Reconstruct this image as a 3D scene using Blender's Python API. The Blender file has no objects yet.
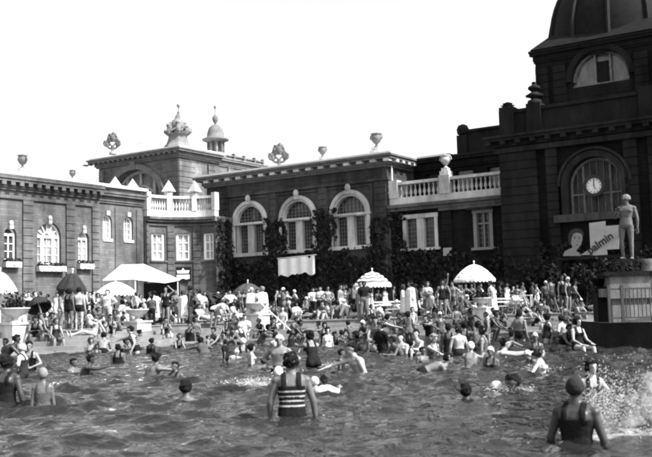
import bpy, bmesh, math, random
import numpy as np
from mathutils import Vector, Matrix, noise
from mathutils.bvhtree import BVHTree
random.seed(7); RNG = np.random.RandomState(11)
sc = bpy.context.scene
C = sc.collection
R = math.radians
# ---------------------------------------------------------------- camera
F = 912.0                                   # focal length in photograph pixels (652 wide)
PITCH = math.atan((305 - 228.5) / F); ROLL = math.atan(0.028)
CAMP = Vector((0, 0, 1.5))
_f = Vector((0, math.cos(PITCH), math.sin(PITCH)))
_u0 = Vector((0, -math.sin(PITCH), math.cos(PITCH))); _r0 = Vector((1, 0, 0))
_r = math.cos(ROLL) * _r0 - math.sin(ROLL) * _u0
_u = math.cos(ROLL) * _u0 + math.sin(ROLL) * _r0
cam = bpy.data.objects.new('camera', bpy.data.cameras.new('camera'))
cam.matrix_world = Matrix(((_r.x, _u.x, -_f.x, 0), (_r.y, _u.y, -_f.y, 0), (_r.z, _u.z, -_f.z, 1.5), (0, 0, 0, 1)))
cam.data.sensor_width = 36; cam.data.lens = F / 652 * 36
cam.data.clip_start = 0.1; cam.data.clip_end = 4000
C.objects.link(cam); sc.camera = cam
cam.data.dof.use_dof = True; cam.data.dof.focus_distance = 42; cam.data.dof.aperture_fstop = 2.8
sc.cycles.pixel_filter_type = 'BLACKMAN_HARRIS'; sc.cycles.filter_width = 2.3
# ---------------------------------------------------------------- sky, sun, exposure
SUN_AZ = Vector((.88, -.475)).normalized(); SUN_EL = R(46)
w = bpy.data.worlds.new('World'); sc.world = w; w.use_nodes = True
nt = w.node_tree; bg = nt.nodes['Background']
sky = nt.nodes.new('ShaderNodeTexSky'); sky.sky_type = 'NISHITA'; sky.sun_disc = False
sky.sun_elevation = SUN_EL; sky.sun_rotation = math.atan2(SUN_AZ.x, SUN_AZ.y)
sky.dust_density = 4.0; sky.air_density = 1.4; sky.ozone_density = 1.0
bw = nt.nodes.new('ShaderNodeRGBToBW')
nt.links.new(sky.outputs[0], bw.inputs[0]); nt.links.new(bw.outputs[0], bg.inputs[0])
bg.inputs[1].default_value = 0.15
sl = bpy.data.lights.new('sun', 'SUN'); sl.energy = 4.2; sl.angle = R(0.6); sl.color = (1, 1, 1)
so = bpy.data.objects.new('sun', sl); C.objects.link(so)
sd = Vector((SUN_AZ.x * math.cos(SUN_EL), SUN_AZ.y * math.cos(SUN_EL), math.sin(SUN_EL)))
so.rotation_euler = sd.to_track_quat('Z', 'Y').to_euler(); so.location = (30, -20, 40)
vs = sc.view_settings; vs.view_transform = 'Standard'; vs.look = 'None'; vs.gamma = 1; vs.use_curve_mapping = False
vs.exposure = 1.35
sc.cycles.max_bounces = 6; sc.cycles.diffuse_bounces = 2; sc.cycles.glossy_bounces = 3; sc.cycles.transparent_max_bounces = 8
# ---------------------------------------------------------------- frames and pixels
TH = R(-33.2)
UX = Vector((math.cos(TH), math.sin(TH), 0)); UY = Vector((-math.sin(TH), math.cos(TH), 0))
def ab(a, b, z=0): return UX * a + UY * b + Vector((0, 0, z))
def ray(px, py):
    return (_f + _r * ((px - 326) / F) + _u * ((228.5 - py) / F))
def on_z(px, py, z):
    d = ray(px, py); t = (z - CAMP.z) / d.z
    return CAMP + d * t
def ground(px, D, z):
    """world point at forward distance D and height z whose image column is px"""
    lo = (px - 326) / F * D
    for _ in range(4):
        v = Vector((lo, D, z)) - CAMP
        q = 326 + F * v.dot(_r) / v.dot(_f)
        lo += (px - q) / F * D
    return Vector((lo, D, z))
def project(p):
    v = Vector(p) - CAMP; return 326 + F * v.dot(_r) / v.dot(_f), 228.5 - F * v.dot(_u) / v.dot(_f)
ZT = 0.75                                   # terrace level, the water is at 0
# ---------------------------------------------------------------- materials (a grey world: the photograph is monochrome)
_mats = {}
def mat(name, g, rough=0.85, var=0.15, scale=3.0, bump=0.0, bscale=20.0, spec=0.08, brick=None, metallic=0, streak=False, trans=0):
    if name in _mats: return _mats[name]
    m = bpy.data.materials.new(name); m.use_nodes = True; _mats[name] = m
    t = m.node_tree; b = t.nodes['Principled BSDF']
    b.inputs['Roughness'].default_value = rough; b.inputs['Specular IOR Level'].default_value = spec
    b.inputs['Metallic'].default_value = metallic
    tc = t.nodes.new('ShaderNodeTexCoord')
    n = t.nodes.new('ShaderNodeTexNoise'); n.inputs['Scale'].default_value = scale; n.inputs['Detail'].default_value = 6; n.inputs['Roughness'].default_value = .65
    if streak:
        mp = t.nodes.new('ShaderNodeMapping'); mp.inputs['Scale'].default_value = (1, 1, .22); t.links.new(tc.outputs['Object'], mp.inputs[0]); t.links.new(mp.outputs[0], n.inputs['Vector'])
    else: t.links.new(tc.outputs['Object'], n.inputs['Vector'])
    r = t.nodes.new('ShaderNodeMapRange'); r.inputs[1].default_value = .3; r.inputs[2].default_value = .7
    r.inputs[3].default_value = g * (1 - var); r.inputs[4].default_value = g * (1 + var)
    t.links.new(n.outputs['Fac'], r.inputs[0])
    out = r.outputs[0]; h = None
    if brick or streak:                     # broad soot and rain stains on masonry
        n3 = t.nodes.new('ShaderNodeTexNoise'); n3.inputs['Scale'].default_value = .38; n3.inputs['Detail'].default_value = 7; n3.inputs['Roughness'].default_value = .7
        m3 = t.nodes.new('ShaderNodeMapping'); m3.inputs['Scale'].default_value = (1, 1, .45); t.links.new(tc.outputs['Object'], m3.inputs[0]); t.links.new(m3.outputs[0], n3.inputs['Vector'])
        r3 = t.nodes.new('ShaderNodeMapRange'); r3.inputs[1].default_value = .35; r3.inputs[2].default_value = .65; r3.inputs[3].default_value = .45; r3.inputs[4].default_value = 1.35; t.links.new(n3.outputs['Fac'], r3.inputs[0])
        u3 = t.nodes.new('ShaderNodeMath'); u3.operation = 'MULTIPLY'; t.links.new(out, u3.inputs[0]); t.links.new(r3.outputs[0], u3.inputs[1]); out = u3.outputs[0]
    if brick:
        bw_, bh, dk = brick
        sx = t.nodes.new('ShaderNodeSeparateXYZ'); t.links.new(tc.outputs['Object'], sx.inputs[0])
        ad = t.nodes.new('ShaderNodeMath'); ad.operation = 'ADD'; t.links.new(sx.outputs[0], ad.inputs[0]); t.links.new(sx.outputs[1], ad.inputs[1])
        cx = t.nodes.new('ShaderNodeCombineXYZ'); t.links.new(ad.outputs[0], cx.inputs[0]); t.links.new(sx.outputs[2], cx.inputs[1])
        br = t.nodes.new('ShaderNodeTexBrick'); br.inputs['Scale'].default_value = 1; br.inputs['Brick Width'].default_value = bw_; br.inputs['Row Height'].default_value = bh
        br.inputs['Mortar Size'].default_value = bh * .06; br.inputs['Mortar Smooth'].default_value = .3
        br.inputs['Color1'].default_value = (1.12,) * 3 + (1,); br.inputs['Color2'].default_value = (.82,) * 3 + (1,); br.inputs['Mortar'].default_value = (dk,) * 3 + (1,)
        t.links.new(cx.outputs[0], br.inputs['Vector'])
        mu = t.nodes.new('ShaderNodeMath'); mu.operation = 'MULTIPLY'; t.links.new(out, mu.inputs[0]); t.links.new(br.outputs['Color'], mu.inputs[1]); out = mu.outputs[0]
        h = br.outputs['Fac']
    t.links.new(out, b.inputs['Base Color'])
    if bump:
        n2 = t.nodes.new('ShaderNodeTexNoise'); n2.inputs['Scale'].default_value = bscale; n2.inputs['Detail'].default_value = 5
        t.links.new(tc.outputs['Object'], n2.inputs['Vector'])
        bp = t.nodes.new('ShaderNodeBump'); bp.inputs['Strength'].default_value = bump; bp.inputs['Distance'].default_value = .03
        src = n2.outputs['Fac']
        if h:
            s = t.nodes.new('ShaderNodeMath'); s.operation = 'SUBTRACT'; t.links.new(src, s.inputs[0]); t.links.new(h, s.inputs[1]); src = s.outputs[0]
        t.links.new(src, bp.inputs['Height']); t.links.new(bp.outputs[0], b.inputs['Normal'])
    if trans: b.inputs['Transmission Weight'].default_value = trans
    return m
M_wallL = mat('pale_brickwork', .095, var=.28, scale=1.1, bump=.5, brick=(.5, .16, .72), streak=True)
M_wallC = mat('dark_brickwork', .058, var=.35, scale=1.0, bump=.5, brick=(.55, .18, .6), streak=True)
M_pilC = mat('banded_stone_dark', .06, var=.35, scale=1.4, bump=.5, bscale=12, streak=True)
M_wallR = mat('near_black_brickwork', .011, var=.4, scale=1.0, bump=.5, brick=(.55, .2, .6), streak=True)  # near-black base colour for the tower and gallery walls
M_pilR = mat('near_black_stone', .013, var=.45, scale=1.4, bump=.5, bscale=12, streak=True)  # near-black base colour, also on the pool wall and pier
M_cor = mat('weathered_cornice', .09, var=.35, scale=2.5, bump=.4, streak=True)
M_corR = mat('near_black_cornice', .018, var=.5, scale=2.5, bump=.4, streak=True)
M_white = mat('white_limestone', .45, var=.16, scale=2.6, bump=.3, streak=True)
M_paint = mat('white_painted_wood', .72, var=.1, scale=5, rough=.5)
M_zinc = mat('zinc_roof_sheet', .62, var=.12, scale=1.2, rough=.55)
M_rear = mat('rear_hall_stone', .14, var=.3, scale=1.2, bump=.5, brick=(.7, .25, .75), streak=True)
M_rearc = mat('rear_hall_cornice', .14, var=.3, scale=2, bump=.4)
M_dome = mat('dome_slate', .008, var=.4, scale=3, rough=.7, bump=.4)
M_glass = mat('window_glass', .035, rough=.12, spec=.6, var=.5, scale=1.5)
M_glassp = mat('curtained_glass', .32, rough=.25, spec=.5, var=.7, scale=1.6, streak=True)
M_pave = mat('terrace_paving', .17, var=.28, scale=.9, bump=.3, brick=(.8, .8, .7))
M_step = mat('pool_step_stone', .14, var=.3, scale=1.5, bump=.4, bscale=9)
M_leaf = mat('dark_leaves', .012, var=.6, scale=4, rough=.6)
M_leaf2 = mat('mid_leaves', .026, var=.6, scale=5, rough=.6)
M_bark = mat('stem_bark', .06)
M_canv = mat('white_canvas', .72, var=.08, scale=4)
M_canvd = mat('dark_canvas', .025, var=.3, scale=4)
M_canvg = mat('grey_canvas', .05, var=.3, scale=4)
M_canvs = mat('canvas_stripe', .09, var=.1, scale=4)
M_metal = mat('dark_iron', .03, rough=.45)
M_wood = mat('painted_wood_frame', .55, var=.1)
M_black = mat('black_board', .012, var=.2)
M_statue = mat('statue_stone', .10, var=.3, scale=5, bump=.3)
M_ink = mat('ink', .03)
M_postr = mat('poster_paper', .3, var=.12, scale=3)
M_face = mat('poster_skin', .2, var=.08, scale=6)
M_band = mat('poster_band', .26, var=.1)
M_soil = mat('window_box_flowers', .62, var=.5, scale=14)
# ---------------------------------------------------------------- mesh helpers
def link(name, me, parent=None):
    o = bpy.data.objects.new(name, me); C.objects.link(o)
    if parent is not None: o.parent = parent
    return o
def tag(o, label=None, cat=None, group=None, kind=None):
    if label: o['label'] = label
    if cat: o['category'] = cat
    if group: o['group'] = group
    if kind: o['kind'] = kind
    return o
class MB:
    def __init__(s, org=(0, 0, 0)): s.v = []; s.f = []; s.mi = []; s.o = Vector(org)
    def add(s, vs_, fs, mi=0):
        n = len(s.v); s.v += [Vector(v) for v in vs_]; s.f += [tuple(n + i for i in f) for f in fs]; s.mi += [mi] * len(fs)
    def box(s, x0, x1, y0, y1, z0, z1, mi=0):
        s.add([(x0, y0, z0), (x1, y0, z0), (x1, y1, z0), (x0, y1, z0), (x0, y0, z1), (x1, y0, z1), (x1, y1, z1), (x0, y1, z1)],
              [(0, 3, 2, 1), (4, 5, 6, 7), (0, 1, 5, 4), (1, 2, 6, 5), (2, 3, 7, 6), (3, 0, 4, 7)], mi)
    def bar(s, p, q, w_=.05, d=.05, mi=0):
        p = Vector(p); q = Vector(q); z = (q - p).normalized()
        x = z.cross(Vector((0, 0, 1)))
        if x.length < .01: x = Vector((1, 0, 0))
        x.normalize(); y = z.cross(x)
        c = [(-1, -1), (1, -1), (1, 1), (-1, 1)]
        s.add([p + x * a * w_ / 2 + y * b * d / 2 for a, b in c] + [q + x * a * w_ / 2 + y * b * d / 2 for a, b in c],
              [(0, 3, 2, 1), (4, 5, 6, 7), (0, 1, 5, 4), (1, 2, 6, 5), (2, 3, 7, 6), (3, 0, 4, 7)], mi)
    def tube(s, pts, rs, n=10, mi=0):
        pts = [Vector(p) for p in pts]
        if not isinstance(rs, (list, tuple)): rs = [rs] * len(pts)
        vs_ = []
        for i, p in enumerate(pts):
            d = (pts[min(i + 1, len(pts) - 1)] - pts[max(i - 1, 0)]).normalized()
            x = d.cross(Vector((.3, .9, .1))).normalized(); y = d.cross(x)
            vs_ += [p + (x * math.cos(k * 2 * math.pi / n) + y * math.sin(k * 2 * math.pi / n)) * rs[i] for k in range(n)]
        fs = [(i * n + k, i * n + (k + 1) % n, (i + 1) * n + (k + 1) % n, (i + 1) * n + k) for i in range(len(pts) - 1) for k in range(n)]
        fs += [tuple(range(n))[::-1], tuple((len(pts) - 1) * n + k for k in range(n))]
        s.add(vs_, fs, mi)
    def lathe(s, prof, c=(0, 0, 0), n=20, mi=0, rib=0, nrib=8):
        c = Vector(c); vs_ = []
        for r_, z in prof:
            for k in range(n):
                an = k * 2 * math.pi / n; rr = r_ * (1 + rib * abs(math.cos(an * nrib / 2)))
                vs_.append(c + Vector((rr * math.cos(an), rr * math.sin(an), z)))
        m = len(prof)
        fs = [(i * n + k, i * n + (k + 1) % n, (i + 1) * n + (k + 1) % n, (i + 1) * n + k) for i in range(m - 1) for k in range(n)]
        fs += [tuple(range(n))[::-1], tuple((m - 1) * n + k for k in range(n))]
        s.add(vs_, fs, mi)
    def ball(s, c, rx, ry=None, rz=None, n=12, m=8, mi=0):
        ry = ry or rx; rz = rz or rx; c = Vector(c); vs_ = []
        for i in range(m + 1):
            t = math.pi * i / m
            for k in range(n):
                an = 2 * math.pi * k / n
                vs_.append(c + Vector((rx * math.sin(t) * math.cos(an), ry * math.sin(t) * math.sin(an), -rz * math.cos(t))))
        fs = [(i * n + k, i * n + (k + 1) % n, (i + 1) * n + (k + 1) % n, (i + 1) * n + k) for i in range(m) for k in range(n)]
        s.add(vs_, fs, mi)
    def prism(s, poly, axis, t0, t1, mi=0):
        """poly in the two other axes; axis 0/1/2 is the extrusion direction"""
        def P(p, t):
            l = list(p); l.insert(axis, t); return l
        n = len(poly)
        s.add([P(p, t0) for p in poly] + [P(p, t1) for p in poly],
              [tuple(range(n)), tuple(range(n, 2 * n))[::-1]] + [(i, (i + 1) % n, n + (i + 1) % n, n + i) for i in range(n)], mi)
    def build(s, name, m, parent=None, smooth=False, merge=True):
        me = bpy.data.meshes.new(name)
        me.from_pydata([tuple(v - s.o) for v in s.v], [], s.f)
        ms = m if isinstance(m, (list, tuple)) else [m]
        for q in ms: me.materials.append(q)
        if len(ms) > 1: me.polygons.foreach_set('material_index', s.mi)
        bm = bmesh.new(); bm.from_mesh(me)
        if merge: bmesh.ops.remove_doubles(bm, verts=bm.verts, dist=.0004)
        bmesh.ops.recalc_face_normals(bm, faces=bm.faces)
        bm.to_mesh(me); bm.free()
        if smooth: me.polygons.foreach_set('use_smooth', [True] * len(me.polygons))
        return link(name, me, parent)
def empty(name, loc, rz=0):
    o = bpy.data.objects.new(name, None); C.objects.link(o); o.location = loc; o.rotation_euler = (0, 0, rz); o.empty_display_size = .2
    return o
def add_copy(src, loc, rz=0, scale=None, label=None, group=None):
    r_ = src.copy(); C.objects.link(r_); r_.location = loc; r_.rotation_euler = (0, 0, rz)
    if scale: r_.scale = (scale,) * 3 if not isinstance(scale, tuple) else scale
    if label: r_['label'] = label
    if group: r_['group'] = group
    for ch in list(src.children):
        c_ = ch.copy(); C.objects.link(c_); c_.parent = r_
        for g_ in ch.children:
            d_ = g_.copy(); C.objects.link(d_); d_.parent = c_
    return r_
def remesh(mb, vox, smooth_it=2):
    me = bpy.data.meshes.new('tmp'); me.from_pydata([tuple(v) for v in mb.v], [], mb.f)
    bm = bmesh.new(); bm.from_mesh(me); bmesh.ops.remove_doubles(bm, verts=bm.verts, dist=.0003); bmesh.ops.recalc_face_normals(bm, faces=bm.faces); bm.to_mesh(me); bm.free()
    o = bpy.data.objects.new('tmp', me); C.objects.link(o)
    md = o.modifiers.new('r', 'REMESH'); md.mode = 'VOXEL'; md.voxel_size = vox; md.use_smooth_shade = True
    if smooth_it:
        s2 = o.modifiers.new('s', 'SMOOTH'); s2.iterations = smooth_it; s2.factor = .5
    dg = bpy.context.evaluated_depsgraph_get()
    out = bpy.data.meshes.new_from_object(o.evaluated_get(dg))
    bpy.data.objects.remove(o); bpy.data.meshes.remove(me)
    return out
# ================================================================ SETTING: ground, steps, pool
EDGE = [(-60, 31.5), (-20, 34), (15, 35.6), (80, 36.3), (118, 39.2), (160, 42.2), (240, 43.6), (330, 44), (430, 44.2), (520, 44.4), (597, 44.6)]
edge = [Vector((-42, 26, ZT))] + [ground(px, D, ZT) for px, D in EDGE]
prom = [Vector((13.0, 38, ZT)), Vector((8.35, 31, ZT)), Vector((8.05, 27.2, ZT)), Vector((9.9, 26.2, ZT)), Vector((13.5, 26.0, ZT)), Vector((16, 14, ZT)), Vector((17, -14, ZT)), Vector((-42, -14, ZT))]
ring = edge + prom
g = MB()
cen = Vector((-8, 20, ZT))
n = len(ring); mid = [cen + (p - cen) * 2.2 for p in ring]
outr = [cen + (p - cen).normalized() * 900 for p in ring]
for r0, r1 in ((ring, mid), (mid, outr)):
    for i in range(n):
        j = (i + 1) % n
        g.add([r0[i], r0[j], r1[j], r1[i]], [(0, 1, 2, 3)])
gr = g.build('ground', M_pave); tag(gr, kind='structure')
# steps down into the water
def offset(poly, d):
    res = []
    for i, p in enumerate(poly):
        a_ = poly[max(i - 1, 0)]; b_ = poly[min(i + 1, len(poly) - 1)]
        t_ = (b_ - a_).normalized(); res.append(p + Vector((t_.y, -t_.x, 0)) * d)
    return res
NS = 5; st = MB()
for k in range(NS):
    w0 = .0 if k == 0 else .72 * k - .0; z1 = ZT - .17 * (k + 1)
    o0 = offset(edge, w0 + .0); o1 = offset(edge, .72 * (k + 1))
    for i in range(len(edge) - 1):
        zt_ = z1 + .17
        st.add([(o0[i].x, o0[i].y, zt_), (o0[i + 1].x, o0[i + 1].y, zt_), (o0[i + 1].x, o0[i + 1].y, z1), (o0[i].x, o0[i].y, z1)], [(0, 1, 2, 3)])
        st.add([(o0[i].x, o0[i].y, z1), (o0[i + 1].x, o0[i + 1].y, z1), (o1[i + 1].x, o1[i + 1].y, z1), (o1[i].x, o1[i].y, z1)], [(0, 1, 2, 3)])
tag(st.build('pool_steps', M_step), kind='structure')
cp = MB()   # pale coping stones along the terrace edge
c0 = offset(edge, -.45); c1 = offset(edge, .05)
for i in range(len(edge) - 1):
    for q, (za, zb) in enumerate([(ZT + .004, ZT + .05)]):
        p = [c0[i], c0[i + 1], c1[i + 1], c1[i]]
        cp.add([(v.x, v.y, za) for v in p] + [(v.x, v.y, zb) for v in p], [(0, 1, 2, 3), (4, 7, 6, 5), (0, 4, 5, 1), (1, 5, 6, 2), (2, 6, 7, 3), (3, 7, 4, 0)])
tag(cp.build('pool_kerb', M_step), kind='structure')
pw = MB(); loop = [edge[-1]] + prom + [edge[0]]
for i in range(len(loop) - 1):
    p, q = loop[i], loop[i + 1]
    pw.add([(p.x, p.y, ZT), (q.x, q.y, ZT), (q.x, q.y, -1.4), (p.x, p.y, -1.4)], [(0, 1, 2, 3)])
tag(pw.build('pool_wall', M_pilR), kind='structure')
pf = MB(); pf.add([(-45, -16, -1.4), (20, -16, -1.4), (20, 46, -1.4), (-45, 46, -1.4)], [(0, 1, 2, 3)]); tag(pf.build('pool_floor', M_step), kind='structure')
# water surface
WV = []
for i in range(90):
    lam = .26 * (1.25 / .26) ** RNG.rand(); k_ = 2 * math.pi / lam
    an = R(-80) + RNG.randn() * .75
    WV.append((k_ * math.cos(an), k_ * math.sin(an), RNG.rand() * 6.283, .0078 * lam ** .85))
def wave_d(X, Y):
    DX = np.zeros_like(X); DY = np.zeros_like(X)
    for kx, ky, ph, A in WV:
        k_ = math.hypot(kx, ky); c_ = np.cos(kx * X + ky * Y + ph) * A; DX += c_ * kx / k_; DY += c_ * ky / k_
    return DX, DY
def wave_h(X, Y):
    Hh = np.zeros_like(X)
    for kx, ky, ph, A in WV:
        s_ = np.sin(kx * X + ky * Y + ph); Hh += A * s_
    env = .72 + .45 * np.sin(X * .31 + 1.3 * np.sin(Y * .23)) * np.sin(Y * .27 + .8)
    sharp = Hh * env
    return sharp
xs = np.concatenate([np.linspace(-44, -17, 60), np.linspace(-16.8, 14.5, 330), np.linspace(15, 17.5, 8)])
ys = np.concatenate([np.linspace(-14, 3, 25), 3 + 42.5 * (np.linspace(0, 1, 480)[1:]) ** 1.55])
X, Y = np.meshgrid(xs, ys); Z = wave_h(X, Y); DX, DY = wave_d(X, Y); X = X + 1.15 * DX; Y = Y + 1.15 * DY
def inside_clip(x, y): return True
nx, ny = len(xs), len(ys)
me = bpy.data.meshes.new('pool_water')
vco = np.stack([X.ravel(), Y.ravel(), Z.ravel()], 1)
idx = np.arange(nx * ny).reshape(ny, nx)
fq = np.stack([idx[:-1, :-1].ravel(), idx[:-1, 1:].ravel(), idx[1:, 1:].ravel(), idx[1:, :-1].ravel()], 1)
me.from_pydata(vco.tolist(), [], fq.tolist())
me.polygons.foreach_set('use_smooth', [True] * len(me.polygons))
wm = bpy.data.materials.new('pool_water'); wm.use_nodes = True; t = wm.node_tree; b = t.nodes['Principled BSDF']
b.inputs['Base Color'].default_value = (.03, .03, .03, 1); b.inputs['Roughness'].default_value = .02; b.inputs['IOR'].default_value = 1.38
tc = t.nodes.new('ShaderNodeTexCoord')
def nz(sc_, det, dist):
    n_ = t.nodes.new('ShaderNodeTexNoise'); n_.inputs['Scale'].default_value = sc_; n_.inputs['Detail'].default_value = det; n_.inputs['Distortion'].default_value = dist
    t.links.new(tc.outputs['Object'], n_.inputs['Vector']); return n_
n1 = nz(2.0, 5, .9); n2 = nz(5, 3, .4)
ad = t.nodes.new('ShaderNodeMath'); ad.operation = 'MULTIPLY_ADD'; ad.inputs[1].default_value = .35
t.links.new(n2.outputs['Fac'], ad.inputs[0]); t.links.new(n1.outputs['Fac'], ad.inputs[2])
bp = t.nodes.new('ShaderNodeBump'); bp.inputs['Strength'].default_value = .7; bp.inputs['Distance'].default_value = .16
t.links.new(ad.outputs[0], bp.inputs['Height']); t.links.new(bp.outputs[0], b.inputs['Normal'])
# churned white water where people splash
FOAM = [(on_z(258, 384, 0), 1.0, .9), (on_z(604, 434, 0), .9, 1.0), (on_z(632, 432, 0), .8, 1.0), (on_z(508, 391, 0), .5, .7), (on_z(335, 367, 0), .8, .75), (on_z(283, 374, 0), .6, .6), (on_z(60, 386, 0), .5, .6), (on_z(541, 371, 0), .6, .6), (on_z(230, 361, 0), .8, .7), (on_z(450, 370, 0), .7, .5)]
acc = None
for c_, rad_, st_ in FOAM:
    vm_ = t.nodes.new('ShaderNodeVectorMath'); vm_.operation = 'DISTANCE'; vm_.inputs[1].default_value = (c_.x, c_.y, 0); t.links.new(tc.outputs['Object'], vm_.inputs[0])
    mr_ = t.nodes.new('ShaderNodeMapRange'); mr_.interpolation_type = 'SMOOTHSTEP'; mr_.inputs[1].default_value = 0; mr_.inputs[2].default_value = rad_ * 1.3; mr_.inputs[3].default_value = st_; mr_.inputs[4].default_value = 0; t.links.new(vm_.outputs['Value'], mr_.inputs[0])
    if acc is None: acc = mr_.outputs[0]
    else:
        mx_ = t.nodes.new('ShaderNodeMath'); mx_.operation = 'MAXIMUM'; t.links.new(acc, mx_.inputs[0]); t.links.new(mr_.outputs[0], mx_.inputs[1]); acc = mx_.outputs[0]
nf = nz(5.5, 8, 1.2); nf.inputs['Roughness'].default_value = .75
af = t.nodes.new('ShaderNodeMath'); af.operation = 'MULTIPLY_ADD'; af.inputs[1].default_value = .42; t.links.new(acc, af.inputs[0]); t.links.new(nf.outputs['Fac'], af.inputs[2])
fr_ = t.nodes.new('ShaderNodeMapRange'); fr_.inputs[1].default_value = .76; fr_.inputs[2].default_value = .98; t.links.new(af.outputs[0], fr_.inputs[0])
fc_ = t.nodes.new('ShaderNodeMapRange'); fc_.inputs[3].default_value = .011; fc_.inputs[4].default_value = .32; t.links.new(fr_.outputs[0], fc_.inputs[0]); t.links.new(fc_.outputs[0], b.inputs['Base Color'])
fg2 = t.nodes.new('ShaderNodeMapRange'); fg2.inputs[3].default_value = .02; fg2.inputs[4].default_value = .7; t.links.new(fr_.outputs[0], fg2.inputs[0]); t.links.new(fg2.outputs[0], b.inputs['Roughness'])
me.materials.append(wm)
wo = link('pool_water', me); tag(wo, kind='structure')
# ================================================================ FACADE BUILDERS (B frame: a along the fronts, b away)
class Fac:
    """s runs to the right along the wall, d outwards, z up"""
    def __init__(s, kind, c, org, arc=None): s.k = kind; s.c = c; s.org = org; s.arc = arc
    def P(s, q, z, d):
        if s.k == 'front': return Vector((q, s.c - d, z))
        if s.k == 'side': return Vector((s.c + d, q, z))
        ca, cb, ra, rb = s.arc                        # concave quarter ellipse, q 0..1
        an = math.pi - q * math.pi / 2
        return Vector((ca + (ra - d) * math.cos(an), cb + (rb - d) * math.sin(an), z))
def fbox(mb, F_, s0, s1, z0, z1, d0, d1, mi=0):
    seg = 1 if F_.k != 'arc' else max(1, int((s1 - s0) * 24))
    for i in range(seg):
        a_ = s0 + (s1 - s0) * i / seg; b_ = s0 + (s1 - s0) * (i + 1) / seg
        P = F_.P
        mb.add([P(a_, z0, d0), P(b_, z0, d0), P(b_, z0, d1), P(a_, z0, d1), P(a_, z1, d0), P(b_, z1, d0), P(b_, z1, d1), P(a_, z1, d1)],
               [(0, 3, 2, 1), (4, 5, 6, 7), (0, 1, 5, 4), (1, 2, 6, 5), (2, 3, 7, 6), (3, 0, 4, 7)], mi)
def wall(mb, F_, s0, s1, z0, z1, ops, depth=.45, mi=0):
    """ops: (s_left, s_right, z_sill, z_spring, arched)"""
    P = F_.P; cur = s0
    def quad(a_, b_, c_, d_): mb.add([a_, b_, c_, d_], [(0, 1, 2, 3)], mi)
    def strip(p, q, zb, zt_):
        seg = 1 if F_.k != 'arc' else max(1, int((q - p) * 24))
        for i in range(seg):
            x0 = p + (q - p) * i / seg; x1 = p + (q - p) * (i + 1) / seg
            quad(P(x0, zb, 0), P(x1, zb, 0), P(x1, zt_, 0), P(x0, zt_, 0))
    for (l, r_, zs, zp, arched) in sorted(ops):
        strip(cur, l, z0, z1); strip(l, r_, z0, zs)
        quad(P(l, zs, 0), P(r_, zs, 0), P(r_, zs, -depth), P(l, zs, -depth))
        quad(P(l, zs, 0), P(l, zp, 0), P(l, zp, -depth), P(l, zs, -depth))
        quad(P(r_, zs, 0), P(r_, zp, 0), P(r_, zp, -depth), P(r_, zs, -depth))
        if arched:
            rad = (r_ - l) / 2; c_ = (l + r_) / 2; N = 16
            rz = rad * arched
            for k in range(N):
                t0 = math.pi - math.pi * k / N; t1 = math.pi - math.pi * (k + 1) / N
                x0 = c_ + rad * math.cos(t0); x1 = c_ + rad * math.cos(t1); h0 = zp + rz * math.sin(t0); h1 = zp + rz * math.sin(t1)
                quad(P(x0, h0, 0), P(x1, h1, 0), P(x1, z1, 0), P(x0, z1, 0))
                quad(P(x0, h0, 0), P(x1, h1, 0), P(x1, h1, -depth), P(x0, h0, -depth))
        else:
            strip(l, r_, zp, z1); quad(P(l, zp, 0), P(r_, zp, 0), P(r_, zp, -depth), P(l, zp, -depth))
        cur = r_
    strip(cur, s1, z0, z1)
def arch_band(mb, F_, c_, zp, r0, r1, d0, d1, N=20, a0=0., a1=math.pi, k=1.0, mi=0):
    P = F_.P
    for i in range(N):
        t0 = a0 + (a1 - a0) * i / N; t1 = a0 + (a1 - a0) * (i + 1) / N
        q = []
        for t_ in (t0, t1):
            for r_ in (r0, r1):
                for d in (d0, d1): q.append(P(c_ + r_ * math.cos(t_), zp + k * r_ * math.sin(t_), d))
        mb.add(q, [(0, 1, 3, 2), (4, 6, 7, 5), (0, 4, 5, 1), (2, 3, 7, 6), (0, 2, 6, 4), (1, 5, 7, 3)], mi)
def half_disc(mb, F_, c_, zp, r_, d, N=20, k=1.0, mi=0):
    P = F_.P; pts = [P(c_ + r_ * math.cos(math.pi * i / N), zp + k * r_ * math.sin(math.pi * i / N), d) for i in range(N + 1)]
    mb.add(pts, [tuple(range(N + 1))], mi)
def rustic(mb, F_, s0, s1, z0, z1, d, step=.42, gap=.05, mi=0):
    z = z0
    while z < z1 - .05:
        fbox(mb, F_, s0, s1, z, min(z + step - gap, z1), -.02, d, mi); z += step
    fbox(mb, F_, s0 + .03, s1 - .03, z0, z1, -.03, d - .045, mi)
def cornice(mb, F_, s0, s1, ztop, proj=.55, mi=0, e0=0, e1=0):
    """stepped profile below ztop"""
    for i, (za, zb, d) in enumerate([(ztop - .14, ztop, proj), (ztop - .30, ztop - .145, proj * .86), (ztop - .62, ztop - .305, proj * .36), (ztop - .75, ztop - .625, proj * .22)]):
        x = d if True else 0
        fbox(mb, F_, s0 - (x if e0 else 0), s1 + (x if e1 else 0), za, zb, -.05, d, mi)
def modillions(mb, F_, s0, s1, ztop, step, w_, proj=.55, mi=0, h=.2):
    x = s0
    while x < s1:
        fbox(mb, F_, x, x + w_, ztop - .31 - h, ztop - .303, proj * .34, proj * .84, mi); x += step
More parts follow.
